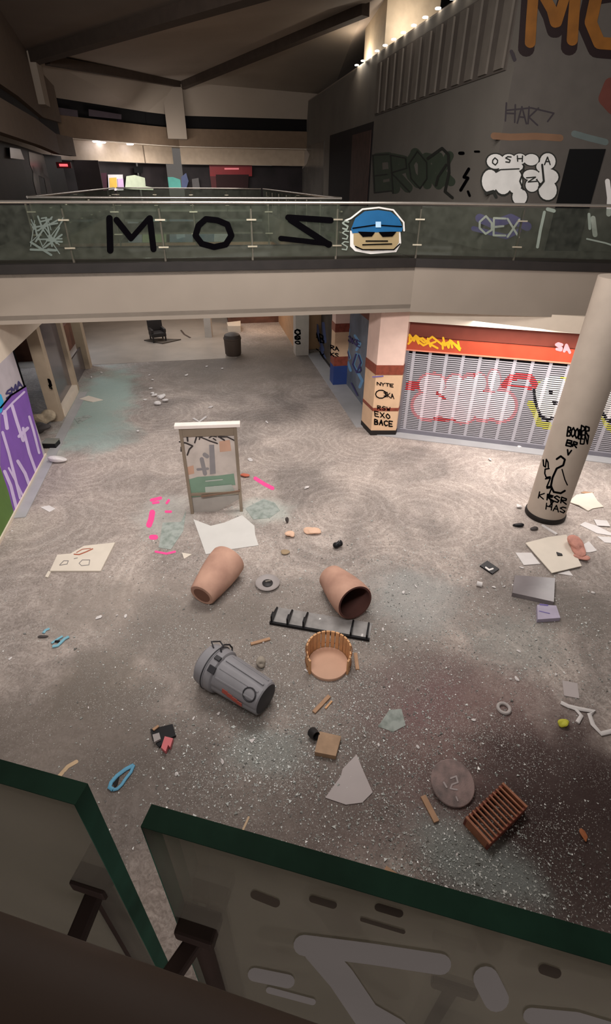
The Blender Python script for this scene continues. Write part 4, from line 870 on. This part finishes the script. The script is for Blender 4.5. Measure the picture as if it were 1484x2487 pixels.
for th_, nm in ((-.75*sgn, 'handle'), (1.15*sgn, 'latch')):
    if nm == 'handle':
        pts = [on_side(th_-.5, .34, .90), on_side(th_-.47, .385, .93), on_side(th_-.2, .40, .95), on_side(th_+.2, .40, .95), on_side(th_+.47, .385, .93), on_side(th_+.5, .34, .90)]
        MB().tube(pts, .014, 8).build('handle', gbd, wb, smooth=True)
        pts = [on_side(th_-.5, .33, 1.05), on_side(th_-.35, .37, 1.15), on_side(th_+.35, .37, 1.15), on_side(th_+.5, .33, 1.05)]
        MB().tube(pts, .012, 8).build('handle', gbd, wb, smooth=True)
    else:
        c_ = on_side(th_*.55, .345, .84); MB().bar(c_-Vector((0, 0, .06)), c_+Vector((0, 0, .06)), .10, .03, up=on_side(th_*.55, 1, 0)).build('latch', gbd, wb, bevel=.006)
        c_ = on_side(th_*.1, .345, .86); MB().bar(c_-Vector((0, 0, .05)), c_+Vector((0, 0, .05)), .07, .04, up=on_side(th_*.1, 1, 0)).build('latch', gbd, wb, bevel=.006)
for k in range(5):
    th_ = (-.9+k*.5)
    MB().bar(on_side(th_, .262, .06), on_side(th_, .297, .76), .025, .02, up=on_side(th_, 1, 0)).build('rib', gb, wb, bevel=.004)
rg = MB().tube([on_side(.75*sgn+.35*math.cos(2*PI*k/16), .272+.0*k, .16+.10*math.sin(2*PI*k/16)) for k in range(16)], .012, 8, closed=True).build('grip_ring', gbd, wb, smooth=True)
bcap = MB().lathe([(0, -.012), (.2, -.012), (.23, 0)], 40).build('base_cap', gbd, wb, smooth=True)
mb = MB(); 
for k in range(4): 
    aa = on_side(1.5*sgn+.05*k, .289, .22+.09*k); mb.bar(aa, aa+Vector((0, 0, .10)), .07, .006, up=on_side(1.5*sgn+.05*k, 1, 0))
mb.build('red_smear', mat('faded_red_paint', 'b5584c', .6), wb, label='faded red paint smear')

# stained round table top and slatted crate
sc_ = G(1098, 1906, .05)
rt = MB().lathe([(0, -.018), (.275, -.018), (.285, -.008), (.285, .008), (.275, .018), (0, .018)], 56).build('round_disc', mat('stained_disc', '9a8480', .6, var=.4, scale=6, dirt='6f6462', bump=.3), smooth=True)
rt.location = sc_+up*.045; rt.rotation_euler = (math.radians(16), 0, .2); tag(rt, 'round pinkish stained disc leaning by the slatted crate', 'round disc')
dsk = paint('drips', on_plane(sc_+up*.07, rt.rotation_euler.to_matrix() @ Vector((0, 0, 1))), [('s', [(1095, 1890), (1108, 1885), (1112, 1900), (1098, 1905), (1094, 1915), (1110, 1918)], 4), ('s', [(1078, 1900), (1085, 1912)], 4), ('s', [(1108, 1935), (1112, 1945)], 3)], mat('pale_stain', 'b5a9a8', .7), None, .0)
dsk.parent = rt; dsk.matrix_parent_inverse = (Matrix.Translation(rt.location) @ rt.rotation_euler.to_matrix().to_4x4()).inverted()
c1, c2, c3 = G(1130, 1985, .16), G(1222, 1900, .16), G(1192, 2048, .16)
cu = (c2-c1); cv = (c3-c1); CL, CW = cu.length, cv.length; cu.normalize(); cang = math.atan2(cu.y, cu.x)
cr = thing('slatted_crate', 'reddish brown slatted wooden crate at lower right', 'crate', (c1.x, c1.y, 0), (0, 0, cang))
sg = 1 if cu.cross(cv).z > 0 else -1
cw = mat('red_brown_wood', 'a97055', .5, var=.25, scale=7)
nS = 12
for k in range(nS):
    x = k*(CL-.03)/(nS-1)
    MB().box(x, x+(.032 if k in (0, nS-1) else .02), *sorted((0, sg*CW)), .13, .165).build('slat', cw, cr, bevel=.002)
for y in (0, CW-.03): MB().box(0, CL, *sorted((sg*y, sg*(y+.03))), .0, .13).build('side_board', mat('dark_red_wood', '7a3f34', .55, var=.2, scale=6), cr, bevel=.003)
for x in (0, CL-.03): MB().box(x, x+.03, *sorted((sg*.03, sg*(CW-.03))), .0, .13).build('end_board', cw, cr, bevel=.003)
# boards, papers and bits
flat('paper_sheet', 'off white torn triangular sheet at lower centre, pointing up', 'sheet', [(866, 1833), (880, 1868), (905, 1925), (880, 1950), (840, 1955), (790, 1938), (828, 1885), (832, 1868)], .01, mat('grey_white_sheet', 'b3a9a8', .6, var=.05))
bx = flat('wood_block', 'tan flat wooden box left of the triangular sheet', 'block', [(776, 1785), (828, 1797), (815, 1845), (764, 1835)], .09, mat('light_wood', 'a98a6e', .6, var=.2, scale=8))
o_ = MB().lathe([(0, 0), (.07, 0), (.075, .03), (.06, .12), (.05, .12), (.05, .04), (0, .04)], 24).build('black_cup', mat('black_plastic', '2a2728'), smooth=True)
o_.location = G(757, 1777, .06); o_.rotation_euler = (1.2, .3, .5); tag(o_, 'small black cup lying above the tan wooden box', 'cup')
flat('cardboard', 'large cream square board lying right of the column foot, over other papers', 'board', [(1276, 1320), (1330, 1306), (1375, 1300), (1390, 1330), (1412, 1376), (1340, 1393)], .02, boardc, z=.03)
flat('paper_sheet', 'white sheet tucked under the left side of the cream square board', 'paper', [(1252, 1343), (1290, 1343), (1312, 1370), (1272, 1373)], .01, paperw, z=.006)
flat('paper_sheet', 'small white paper under the bottom corner of the cream square board', 'paper', [(1354, 1393), (1382, 1386), (1392, 1399)], .006, paperw, z=.004)
flat('paper_sheet', 'bluish white sheet behind the pink cloth beside the cream board', 'paper', [(1405, 1330), (1430, 1315), (1450, 1338), (1432, 1342), (1410, 1342)], .008, paperw, z=.004)
flat('black_dot', 'small black chip lying on the cream square board', 'debris', [(1351, 1342), (1364, 1346), (1366, 1350), (1354, 1350)], .02, blk, z=.052)
def lump(name, label, cat, x, y, r, m, sx=1, sy=1, sz=.4, seed=1, z=0, group=None, seg=3, rot=0):
    bm = bmesh.new(); bmesh.ops.create_icosphere(bm, subdivisions=seg, radius=1); rr = random.Random(seed)
    ph = [(Vector((rr.uniform(-1, 1), rr.uniform(-1, 1), rr.uniform(-1, 1)))*3.2, rr.uniform(0, 6)) for _ in range(7)]
    for v in bm.verts:
        k = 1+.11*sum(math.sin(v.co.dot(a)+b) for a, b in ph); c = v.co*k; v.co = Vector((c.x*r*sx, c.y*r*sy, c.z*r*sz))
    mn = min(v.co.z for v in bm.verts)
    for v in bm.verts: v.co.z -= mn
    me = bpy.data.meshes.new(name); bm.to_mesh(me); bm.free(); me.materials.append(m)
    o = bpy.data.objects.new(name, me); COL.objects.link(o); o.location = G(x, y, z+.002); o.rotation_euler.z = rot
    return tag(o, label, cat, group)
pinkc = mat('salmon_cloth', 'c98f80', .85, var=.25, scale=6)
lump('pink_cloth', 'crumpled salmon pink cloth at the right corner of the cream board', 'cloth', 1398, 1335, .2, pinkc, .8, 1.5, .5, 5, .03)
lump('pink_cloth', 'second crumpled pink scrap below the salmon cloth', 'cloth', 1412, 1358, .12, pinkc, 1.2, .8, .4, 6, .0)
flat('paper_sheet', 'large cream torn paper right of the round column', 'paper', [(1380, 1220), (1398, 1207), (1435, 1206), (1450, 1222), (1466, 1232), (1440, 1236), (1428, 1242), (1405, 1230)], .02, boardc, lift=[0, .05, .1, .04, 0, 0, 0, .02])
flat('paper_sheet', 'long white paper near the right edge, left one of the cluster', 'paper', [(1408, 1275), (1420, 1268), (1450, 1278), (1484, 1295), (1490, 1302), (1450, 1296)], .01, paperw)
flat('paper_sheet', 'small square paper lying highest in the cluster at the right edge', 'paper', [(1442, 1262), (1474, 1265), (1482, 1279), (1450, 1277)], .01, paperw, z=.016)
flat('paper_sheet', 'white paper lying lowest in the cluster at the right edge', 'paper', [(1450, 1303), (1490, 1306), (1490, 1320), (1468, 1318)], .01, paperw)
flat('paper_sheet', 'thin tan strip lying behind the large cream torn paper', 'strip', [(1410, 1197), (1420, 1194), (1442, 1197), (1425, 1200)], .01, woodp)
flat('metal_box', 'glossy grey flat box with a dark front edge at right', 'box', [(1248, 1405), (1345, 1412), (1342, 1470), (1242, 1448)], .09, mat('grey_laminate', '857d7f', .25, var=.3, scale=1.5))
flat('carton', 'pale lilac printed carton below the grey flat box', 'box', [(1302, 1476), (1348, 1478), (1358, 1508), (1303, 1512)], .08, mat('lilac_carton', 'aaa0b4', .5, var=.15, scale=4))
fcz = bpy.data.objects['carton']
onto('printed_text', fcz, [('s', [(1312, 1468), (1330, 1470)], 4), ('s', [(1310, 1484), (1335, 1490)], 2)], violet, .085)
tl_ = flat('black_tile', 'black square case with a white tick on it, left of the papers', 'case', [(1165, 1376), (1183, 1364), (1212, 1384), (1195, 1396)], .03, blk)
onto('white_mark', tl_, [('s', [(1180, 1378), (1188, 1384), (1197, 1381)], 4)], white_p, .034)
o_ = MB().lathe([(0, 0), (.05, 0), (.05, .1), (0, .1)], 20).build('paper_cup', paperw, smooth=True); o_.location = G(1158, 1417, .052); o_.rotation_euler = (1.57, 0, 1.2); tag(o_, 'small white cup lying below the black square case', 'cup')
lump('black_lump', 'small black lump left of the column foot', 'debris', 1260, 1278, .09, blk, 1.3, .6, .4, 8)
lump('black_lump', 'dark grey lump just in front of the column foot', 'debris', 1297, 1286, .08, mat('dark_grey_bits', '4b4544', .7), 1.2, .6, .5, 9)
lump('white_chip', 'white chip left of the column foot', 'debris', 1259, 1233, .06, paperw, 1, 1, .5, 10)
lump('white_chip', 'white chip touching the column foot on its left', 'debris', 1283, 1233, .06, paperw, 1.3, .8, .5, 11)
o_ = lump('black_ball', 'black ball with a thin upright stem in front of the right planter', 'ball', 822, 1331, .085, blk, 1, 1, .9, 12)
MB().bar((0, 0, .12), (.03, 0, .30), .012, .012).build('stem', paperw, o_)
lump('dark_stub', 'small dark upright stub left of the peach stones', 'debris', 697, 1270, .05, mat('dark_grey_bits', '4b4544'), .7, 1, 1.4, 13)
peach = mat('peach_foam', 'e3bca2', .7, var=.12)
lump('peach_piece', 'peach coloured rounded block, the left of the two', 'foam piece', 705, 1303, .12, peach, 1.0, .9, .6, 14)
lump('peach_piece', 'flat wide peach coloured piece, the right of the two', 'foam piece', 760, 1294, .17, peach, 1.15, .8, .3, 15)
lump('tan_piece', 'flat dull tan piece below the left peach block', 'foam piece', 690, 1343, .09, mat('dull_tan', 'a08a6e', .7), 1.3, .7, .3, 16)
lump('orange_rag', 'small orange red rag right of the directory sign leg', 'rag', 594, 1157, .1, mat('orange_rag_cloth', 'c96f58', .8), 1.2, .7, .4, 17)
lump('grey_ball', 'small pale ball between the bin and the slatted planter', 'ball', 633, 1617, .075, mat('pale_stone', '9c9286', .7), 1, 1, .8, 18)
# blue straps
blu = mat('sky_blue_plastic', '63a3c4', .5, var=.15, scale=10)
def strap(name, label, cat, pts, r, m, extra=None, z=.02, flatz=.5):
    P = [G(x, y, z) for x, y in pts]; c = sum(P, Vector())/len(P); c.z = 0
    mb = MB().tube([p-c for p in P], r, 8); mb.v = [(x, y_, max(.001, (zv-z)*flatz+z*.7)) for x, y_, zv in mb.v]
    o = mb.build(name, m, smooth=True); o.location = c; tag(o, label, cat)
    if extra: extra(o, c)
    return o
t = thing('blue_mask_strap', 'bright blue strap bent to a V, with a black insert, at lower left', 'strap', G(297, 1885))
def loc_tube(nm, pts, r, m, par, z=.02, flatz=.6, label=None):
    mb = MB().tube([G(x, y, z) for x, y in pts], r, 8); mb.v = [(x, y_, max(.001, z+(zv-z)*flatz)) for x, y_, zv in mb.v]
    o = mb.build(nm, m, smooth=True); W(o, par)
    if label: o['label'] = label
    return o
loc_tube('band', [(325, 1858), (305, 1868), (284, 1884), (270, 1900), (266, 1912), (275, 1918)], .028, blu, t)
loc_tube('band', [(325, 1858), (318, 1875), (306, 1890), (296, 1905), (285, 1916), (275, 1918)], .022, blu, t)
W(flat('x', '', '', [(272, 1895), (290, 1888), (286, 1905), (279, 1914)], .015, blk, z=.004), t); o_ = bpy.data.objects['x']; o_.name = 'insert'; del o_['label']; del o_['category']; o_['label'] = 'black insert'
t = thing('blue_sandal', 'light blue curved strap piece at left, the larger of two', 'strap', G(147, 1557))
loc_tube('band', [(167, 1546), (156, 1552), (148, 1560), (140, 1568), (128, 1570)], .03, mat('light_blue_plastic', '7fb4c6', .5), t)
loc_tube('band', [(152, 1545), (140, 1552), (125, 1562)], .024, mat('light_blue_plastic', '7fb4c6'), t)
loc_tube('insert', [(134, 1557), (144, 1558)], .024, blk, t, label='black insert')
strap('blue_scrap', 'light blue curved scrap at left, the smaller of two', 'strap', [(120, 1526), (110, 1530), (105, 1537)], .026, mat('light_blue_plastic', '7fb4c6'))
lump('dark_scrap', 'small dark scrap below the smaller blue one', 'debris', 104, 1547, .05, mat('dark_grey_bits', '4b4544'), 1.6, .6, .3, 19)
# pink and black purse like clutter
pk = thing('broken_toy', 'broken pink and black plastic toy below left of the grey bin', 'toy', G(393, 1797))
def WP(o): return W(o, pk)
for nm, P, th_, m_, z_ in (('pink_part', [(402, 1795), (422, 1800), (415, 1822), (410, 1816), (404, 1832), (393, 1822)], .07, mat('coral_plastic', 'd26f74', .5), .02), ('black_part', [(366, 1775), (420, 1762), (428, 1790), (405, 1800), (388, 1818), (372, 1800)], .04, blk, .002), ('grey_part', [(372, 1790), (388, 1785), (392, 1800), (376, 1808)], .06, mat('grey_plastic', '8d8585'), .02), ('wood_chip', [(370, 1772), (384, 1762), (387, 1766), (374, 1776)], .02, woodp, .045)):
    o_ = flat(nm, '', '', P, th_, m_, z=z_); del o_['label']; del o_['category']; W(o_, pk)
# right side bits
o_ = MB(); n_ = 28
rr_ = MB().tube([Vector((.085*math.cos(2*PI*k/n_), .085*math.sin(2*PI*k/n_), .02)) for k in range(n_)], .026, 8, closed=True).build('white_ring', mat('ring_white', 'b5adaa', .6), smooth=True)
rr_.location = G(1223, 1722, .004); tag(rr_, 'small white ring on the carpet at right', 'ring')
flat('paper_sheet', 'small square grey white card at right above the ribbon', 'card', [(1365, 1653), (1402, 1660), (1407, 1697), (1370, 1690)], .008, mat('grey_white_sheet', 'b3a9a8'))
loc = thing('white_ribbon', 'crumpled white fabric ribbon trailing off the right edge', 'ribbon', G(1425, 1735))
loc_tube('loop', [(1362, 1706), (1380, 1715), (1410, 1722), (1445, 1728), (1432, 1735), (1440, 1760), (1460, 1782), (1500, 1772)], .036, paperw, loc, flatz=.5)
loc_tube('loop', [(1380, 1715), (1398, 1722), (1412, 1738), (1402, 1755)], .03, paperw, loc, flatz=.5)
lump('yellow_ball', 'small yellow crumpled ball left of the white ribbon', 'ball', 1364, 1760, .06, mat('yellow_green', 'c3bf3e', .6), 1.2, 1, .7, 21)
lump('orange_chip', 'small orange chip in the dark area at lower right', 'chip', 1417, 2032, .045, mat('orange_chip', 'a8653f', .7), .8, 1.4, .4, 22)
flat('glass_sheet', 'faint bluish clear plate right of the loose slats', 'sheet', [(945, 1725), (975, 1722), (985, 1762), (955, 1778), (918, 1765)], .008, glass('sheet_glass', 'cfdcd4', .86, 'cdd3ce'))
flat('white_flake', 'white flake left of the crushed glass below the bin', 'flake', [(603, 1797), (620, 1795), (612, 1806)], .012, paperw)
flat('white_flake', 'off white torn triangle left of the fallen planter', 'flake', [(442, 1343), (466, 1347), (447, 1358)], .012, boardc)
# left shopfront debris
lump('torn_cardboard', 'ragged beige cardboard heap leaning at the end of the purple hoarding', 'cardboard', 112, 1032, .36, mat('pale_cardboard', 'b9a78f', .8, var=.3, scale=5), 1, .6, .6, 31)
lump('torn_cardboard', 'dark torn scrap under the beige cardboard heap', 'cardboard', 104, 1050, .22, mat('dark_grey_bits', '4b4544'), 1, .8, .6, 32)
bxo = thing('black_box', 'small open black box on the carpet by the purple hoarding', 'box', G(126, 1085))
W(MB().box(G(126, 1085).x-.2, G(126, 1085).x+.18, G(126, 1085).y-.12, G(126, 1085).y+.2, .003, .16).build('body', blk, bevel=.01), bxo)
W(MB().box(G(126, 1085).x-.21, G(126, 1085).x+.19, G(126, 1085).y-.13, G(126, 1085).y+.21, .16, .18).build('lid', mat('grey_box_lid', '7c7b74', .5)), bxo)
lump('crumpled_paper', 'crumpled white paper below the small black box', 'paper', 138, 1123, .24, paperw, 1.1, .6, .45, 33)
flat('white_flake', 'white paper strip at the foot of the left shopfront', 'paper', [(193, 970), (215, 962), (250, 972), (225, 977)], .02, boardc)
flat('white_flake', 'white paper strip flat on the carpet right of the hoarding foot', 'paper', [(98, 1232), (120, 1228), (135, 1236), (120, 1244)], .008, paperw)
flat('glass_sheet', 'clear sheet piece on the teal powder at left', 'sheet', [(180, 1015), (215, 1008), (223, 1012), (190, 1030)], .008, glass('sheet_glass', 'cfdcd4', .86, 'cdd3ce'))
strap('twisted_paper', 'white twisted paper strip just behind the top of the directory sign', 'paper', [(470, 1016), (484, 1024), (500, 1012)], .05, paperw)
# far away things under the bridge
tb = G(567, 862)
bn = thing('litter_bin', 'dark round litter bin standing far back under the footbridge', 'bin', tb)
MB().lathe([(0, 0), (.3, 0), (.36, .08), (.38, .7), (.4, .72), (.4, .78), (0, .78)], 32).build('body', mat('bin_brown', '554840', .6), bn, smooth=True)
MB().lathe([(0, .78), (.38, .78), (.34, .9), (.2, .96), (0, .98)], 32).build('lid', mat('bin_lid', '453b36', .6), bn, smooth=True)
lc = G(508, 818); cc_ = thing('slim_column', 'slim white column far back under the footbridge', 'column', lc)
MB().box(-.17, .17, -.17, .17, 0, 3.78).build('shaft', mat('white_column_paint', 'b5aca4'), cc_)
def far_chair(x, y, rot, label):
    c = thing('tub_chair', label, 'chair', G(x, y), (0, 0, rot)); k_ = mat('black_vinyl', '2b2625', .5)
    MB().box(-.35, .35, -.35, .35, .25, .45).build('seat', k_, c, bevel=.04)
    MB().box(-.35, .35, .25, .4, .45, .95).build('backrest', k_, c, bevel=.04)
    for sx in (-.3, .3):
        MB().box(sx-.06, sx+.06, -.35, .3, .45, .62).build('armrest', k_, c, bevel=.03)
        for sy in (-.3, .3): MB().box(sx-.03, sx+.03, sy-.03, sy+.03, 0, .25).build('leg', k_, c)
far_chair(385, 828, .5, 'black chair far back under the footbridge, upright')
flat('floor_panel', 'dark flat panel lying beside the far black chair', 'panel', [(350, 828), (372, 824), (440, 826), (395, 836)], .05, mat('dim_board', '5a5048'))
flat('low_table', 'pale slab on the far tiled floor under the footbridge', 'slab', [(552, 797), (585, 793), (585, 806), (555, 806)], .3, creamw)
strap('cable', 'dark brown crooked strip on the far tiled floor', 'strip', [(440, 802), (448, 812), (462, 820)], .05, mat('bin_brown', '554840'))
# paper scraps
for i, (x, y, r_) in enumerate(((390, 967, .11), (377, 963, .08), (401, 976, .09), (383, 983, .10), (397, 963, .07), (370, 957, .06))):
    lump('paper_scrap', 'white paper scrap in the small heap at the top of the concourse carpet', 'paper scrap', x, y, r_, paperw, 1.2, .9, .6, 40+i, group='heap of white scraps up the concourse', seg=2)
sp = [(363, 912), (371, 924), (366, 944), (353, 972), (453, 912), (502, 891), (540, 896), (247, 906), (222, 917), (335, 1048), (512, 990), (648, 1027), (745, 1186), (1262, 1087), (608, 1118), (1190, 1118),
      (30, 1290), (25, 1600), (240, 1500), (285, 1495), (305, 1497), (1010, 1425), (980, 1440), (1185, 1440), (1200, 1427), (1225, 1425), (1268, 1380), (1255, 1650), (1240, 1650), (1260, 1582), (530, 1735), (640, 1560), (700, 1590), (985, 1555), (1150, 1750), (885, 1788), (920, 1810), (1015, 1815), (1110, 2076), (1085, 2160), (880, 1545), (930, 1530), (745, 1630), (1440, 1440), (1350, 1640), (215, 1720), (540, 1850), (430, 1880), (470, 1745)]
for i, (x, y) in enumerate(sp):
    up_ = y < 1200
    lump('paper_scrap', 'small white scrap lying alone beyond the directory sign' if up_ else 'small white scrap lying loose on the grit covered carpet', 'paper scrap', x, y, .06 if up_ else rnd.uniform(.018, .035), paperw, rnd.uniform(.8, 1.5), rnd.uniform(.5, 1), .4, 60+i, group='single scraps beyond the sign' if up_ else 'loose scraps on the nearer carpet', seg=2, rot=rnd.uniform(0, 3))

# ---- crushed glass and grit: far too many to count
def grit():
    cent = [((650, 1830), .9, .6, 9), ((1130, 2080), 1.3, .5, 14), ((980, 1480), 1.2, 1.2, 8), ((1230, 1560), 1.4, 1.0, 9), ((780, 1720), 1.6, 1.0, 9), ((600, 1500), 2.4, 1.8, 8), ((400, 1620), 2.0, 1.4, 5), ((880, 1700), 1.6, 1.4, 7), ((1400, 1560), 1.4, 1.2, 5), ((1000, 1900), 1.3, .9, 7), ((820, 1350), 3.2, 1.3, 6), ((1150, 1380), 2.2, 1.4, 5), ((640, 1260), 1.2, .8, 3), ((500, 1850), 1.4, .8, 4), ((1200, 1800), 1.4, .9, 4), ((240, 1500), 2.0, 1.5, 2), ((700, 1950), 1.6, .8, 6), ((1200, 2200), 1.2, .5, 8), ((420, 1330), 1.0, 1.0, 2)]
    C_ = [(G(*p), sx, sy, w_) for p, sx, sy, w_ in cent]; tw = sum(c[3] for c in C_)
    r = random.Random(3); mb = MB()
    for i in range(22000):
        k = r.uniform(0, tw); j = 0
        while k > C_[j][3]: k -= C_[j][3]; j += 1
        c, sx, sy, _ = C_[j]; x = c.x+r.gauss(0, sx*.62); y = c.y+r.gauss(0, sy*.62)
        if (x-cx_)**2+(y-cy_)**2 < .22 or y < .4: continue
        s_ = .004+.012*r.random()**2.5*(1.8 if r.random() < .08 else 1); a = r.uniform(0, 6.28)
        P = []
        for q_ in range(3): 
            b = a+q_*2.1+r.uniform(-.6, .6); rr2 = s_*r.uniform(.7, 1.5); P.append((x+rr2*math.cos(b), y+rr2*math.sin(b)))
        h = s_*r.uniform(.3, .8)
        mb.add([(*P[0], .001), (*P[1], .001), (*P[2], .001), (*P[0], h), (*P[1], h*r.uniform(.4, 1.4)), (*P[2], h*r.uniform(.2, 1))], [(3, 4, 5), (0, 1, 4, 3), (1, 2, 5, 4), (2, 0, 3, 5)])
    m = bpy.data.materials.new('crushed_glass'); m.use_nodes = True; nt = m.node_tree; b = nt.nodes['Principled BSDF']
    g = nt.nodes.new('ShaderNodeNewGeometry'); rp = nt.nodes.new('ShaderNodeValToRGB'); nt.links.new(g.outputs['Random Per Island'], rp.inputs[0])
    e = rp.color_ramp.elements; e[0].position = 0; e[0].color = lin('5c5a57'); e[1].position = 1; e[1].color = lin('f0efec')
    for p_, c_ in ((.3, '8e918c'), (.6, 'a6aaa6'), (.85, 'c9ccc8')): q_ = e.new(p_); q_.color = lin(c_)
    nt.links.new(rp.outputs[0], b.inputs['Base Color']); b.inputs['Roughness'].default_value = .3
    me = bpy.data.meshes.new('crushed_glass'); me.from_pydata(mb.v, [], mb.f); me.materials.append(m)
    o = bpy.data.objects.new('crushed_glass', me); COL.objects.link(o)
    tag(o, 'glittering crushed glass and grit strewn over the lower carpet', 'crushed glass', kind='stuff')
grit()

seam = mat('brass_floor_seam', 'c9ad8c', .5, var=.2)
for P, w_ in (([(186, 1850), (165, 1862), (140, 1890)], 9), ([(105, 2000), (60, 2085), (0, 2178)], 9), ([(60, 1953), (130, 1980), (200, 2012), (262, 2035)], 4), ([(604, 1985), (566, 2070), (530, 2152)], 5)):
    paint('floor_seam', FLOORP, [('s', P, w_)], seam, fl, .005, label='pale seam strip in the carpet')
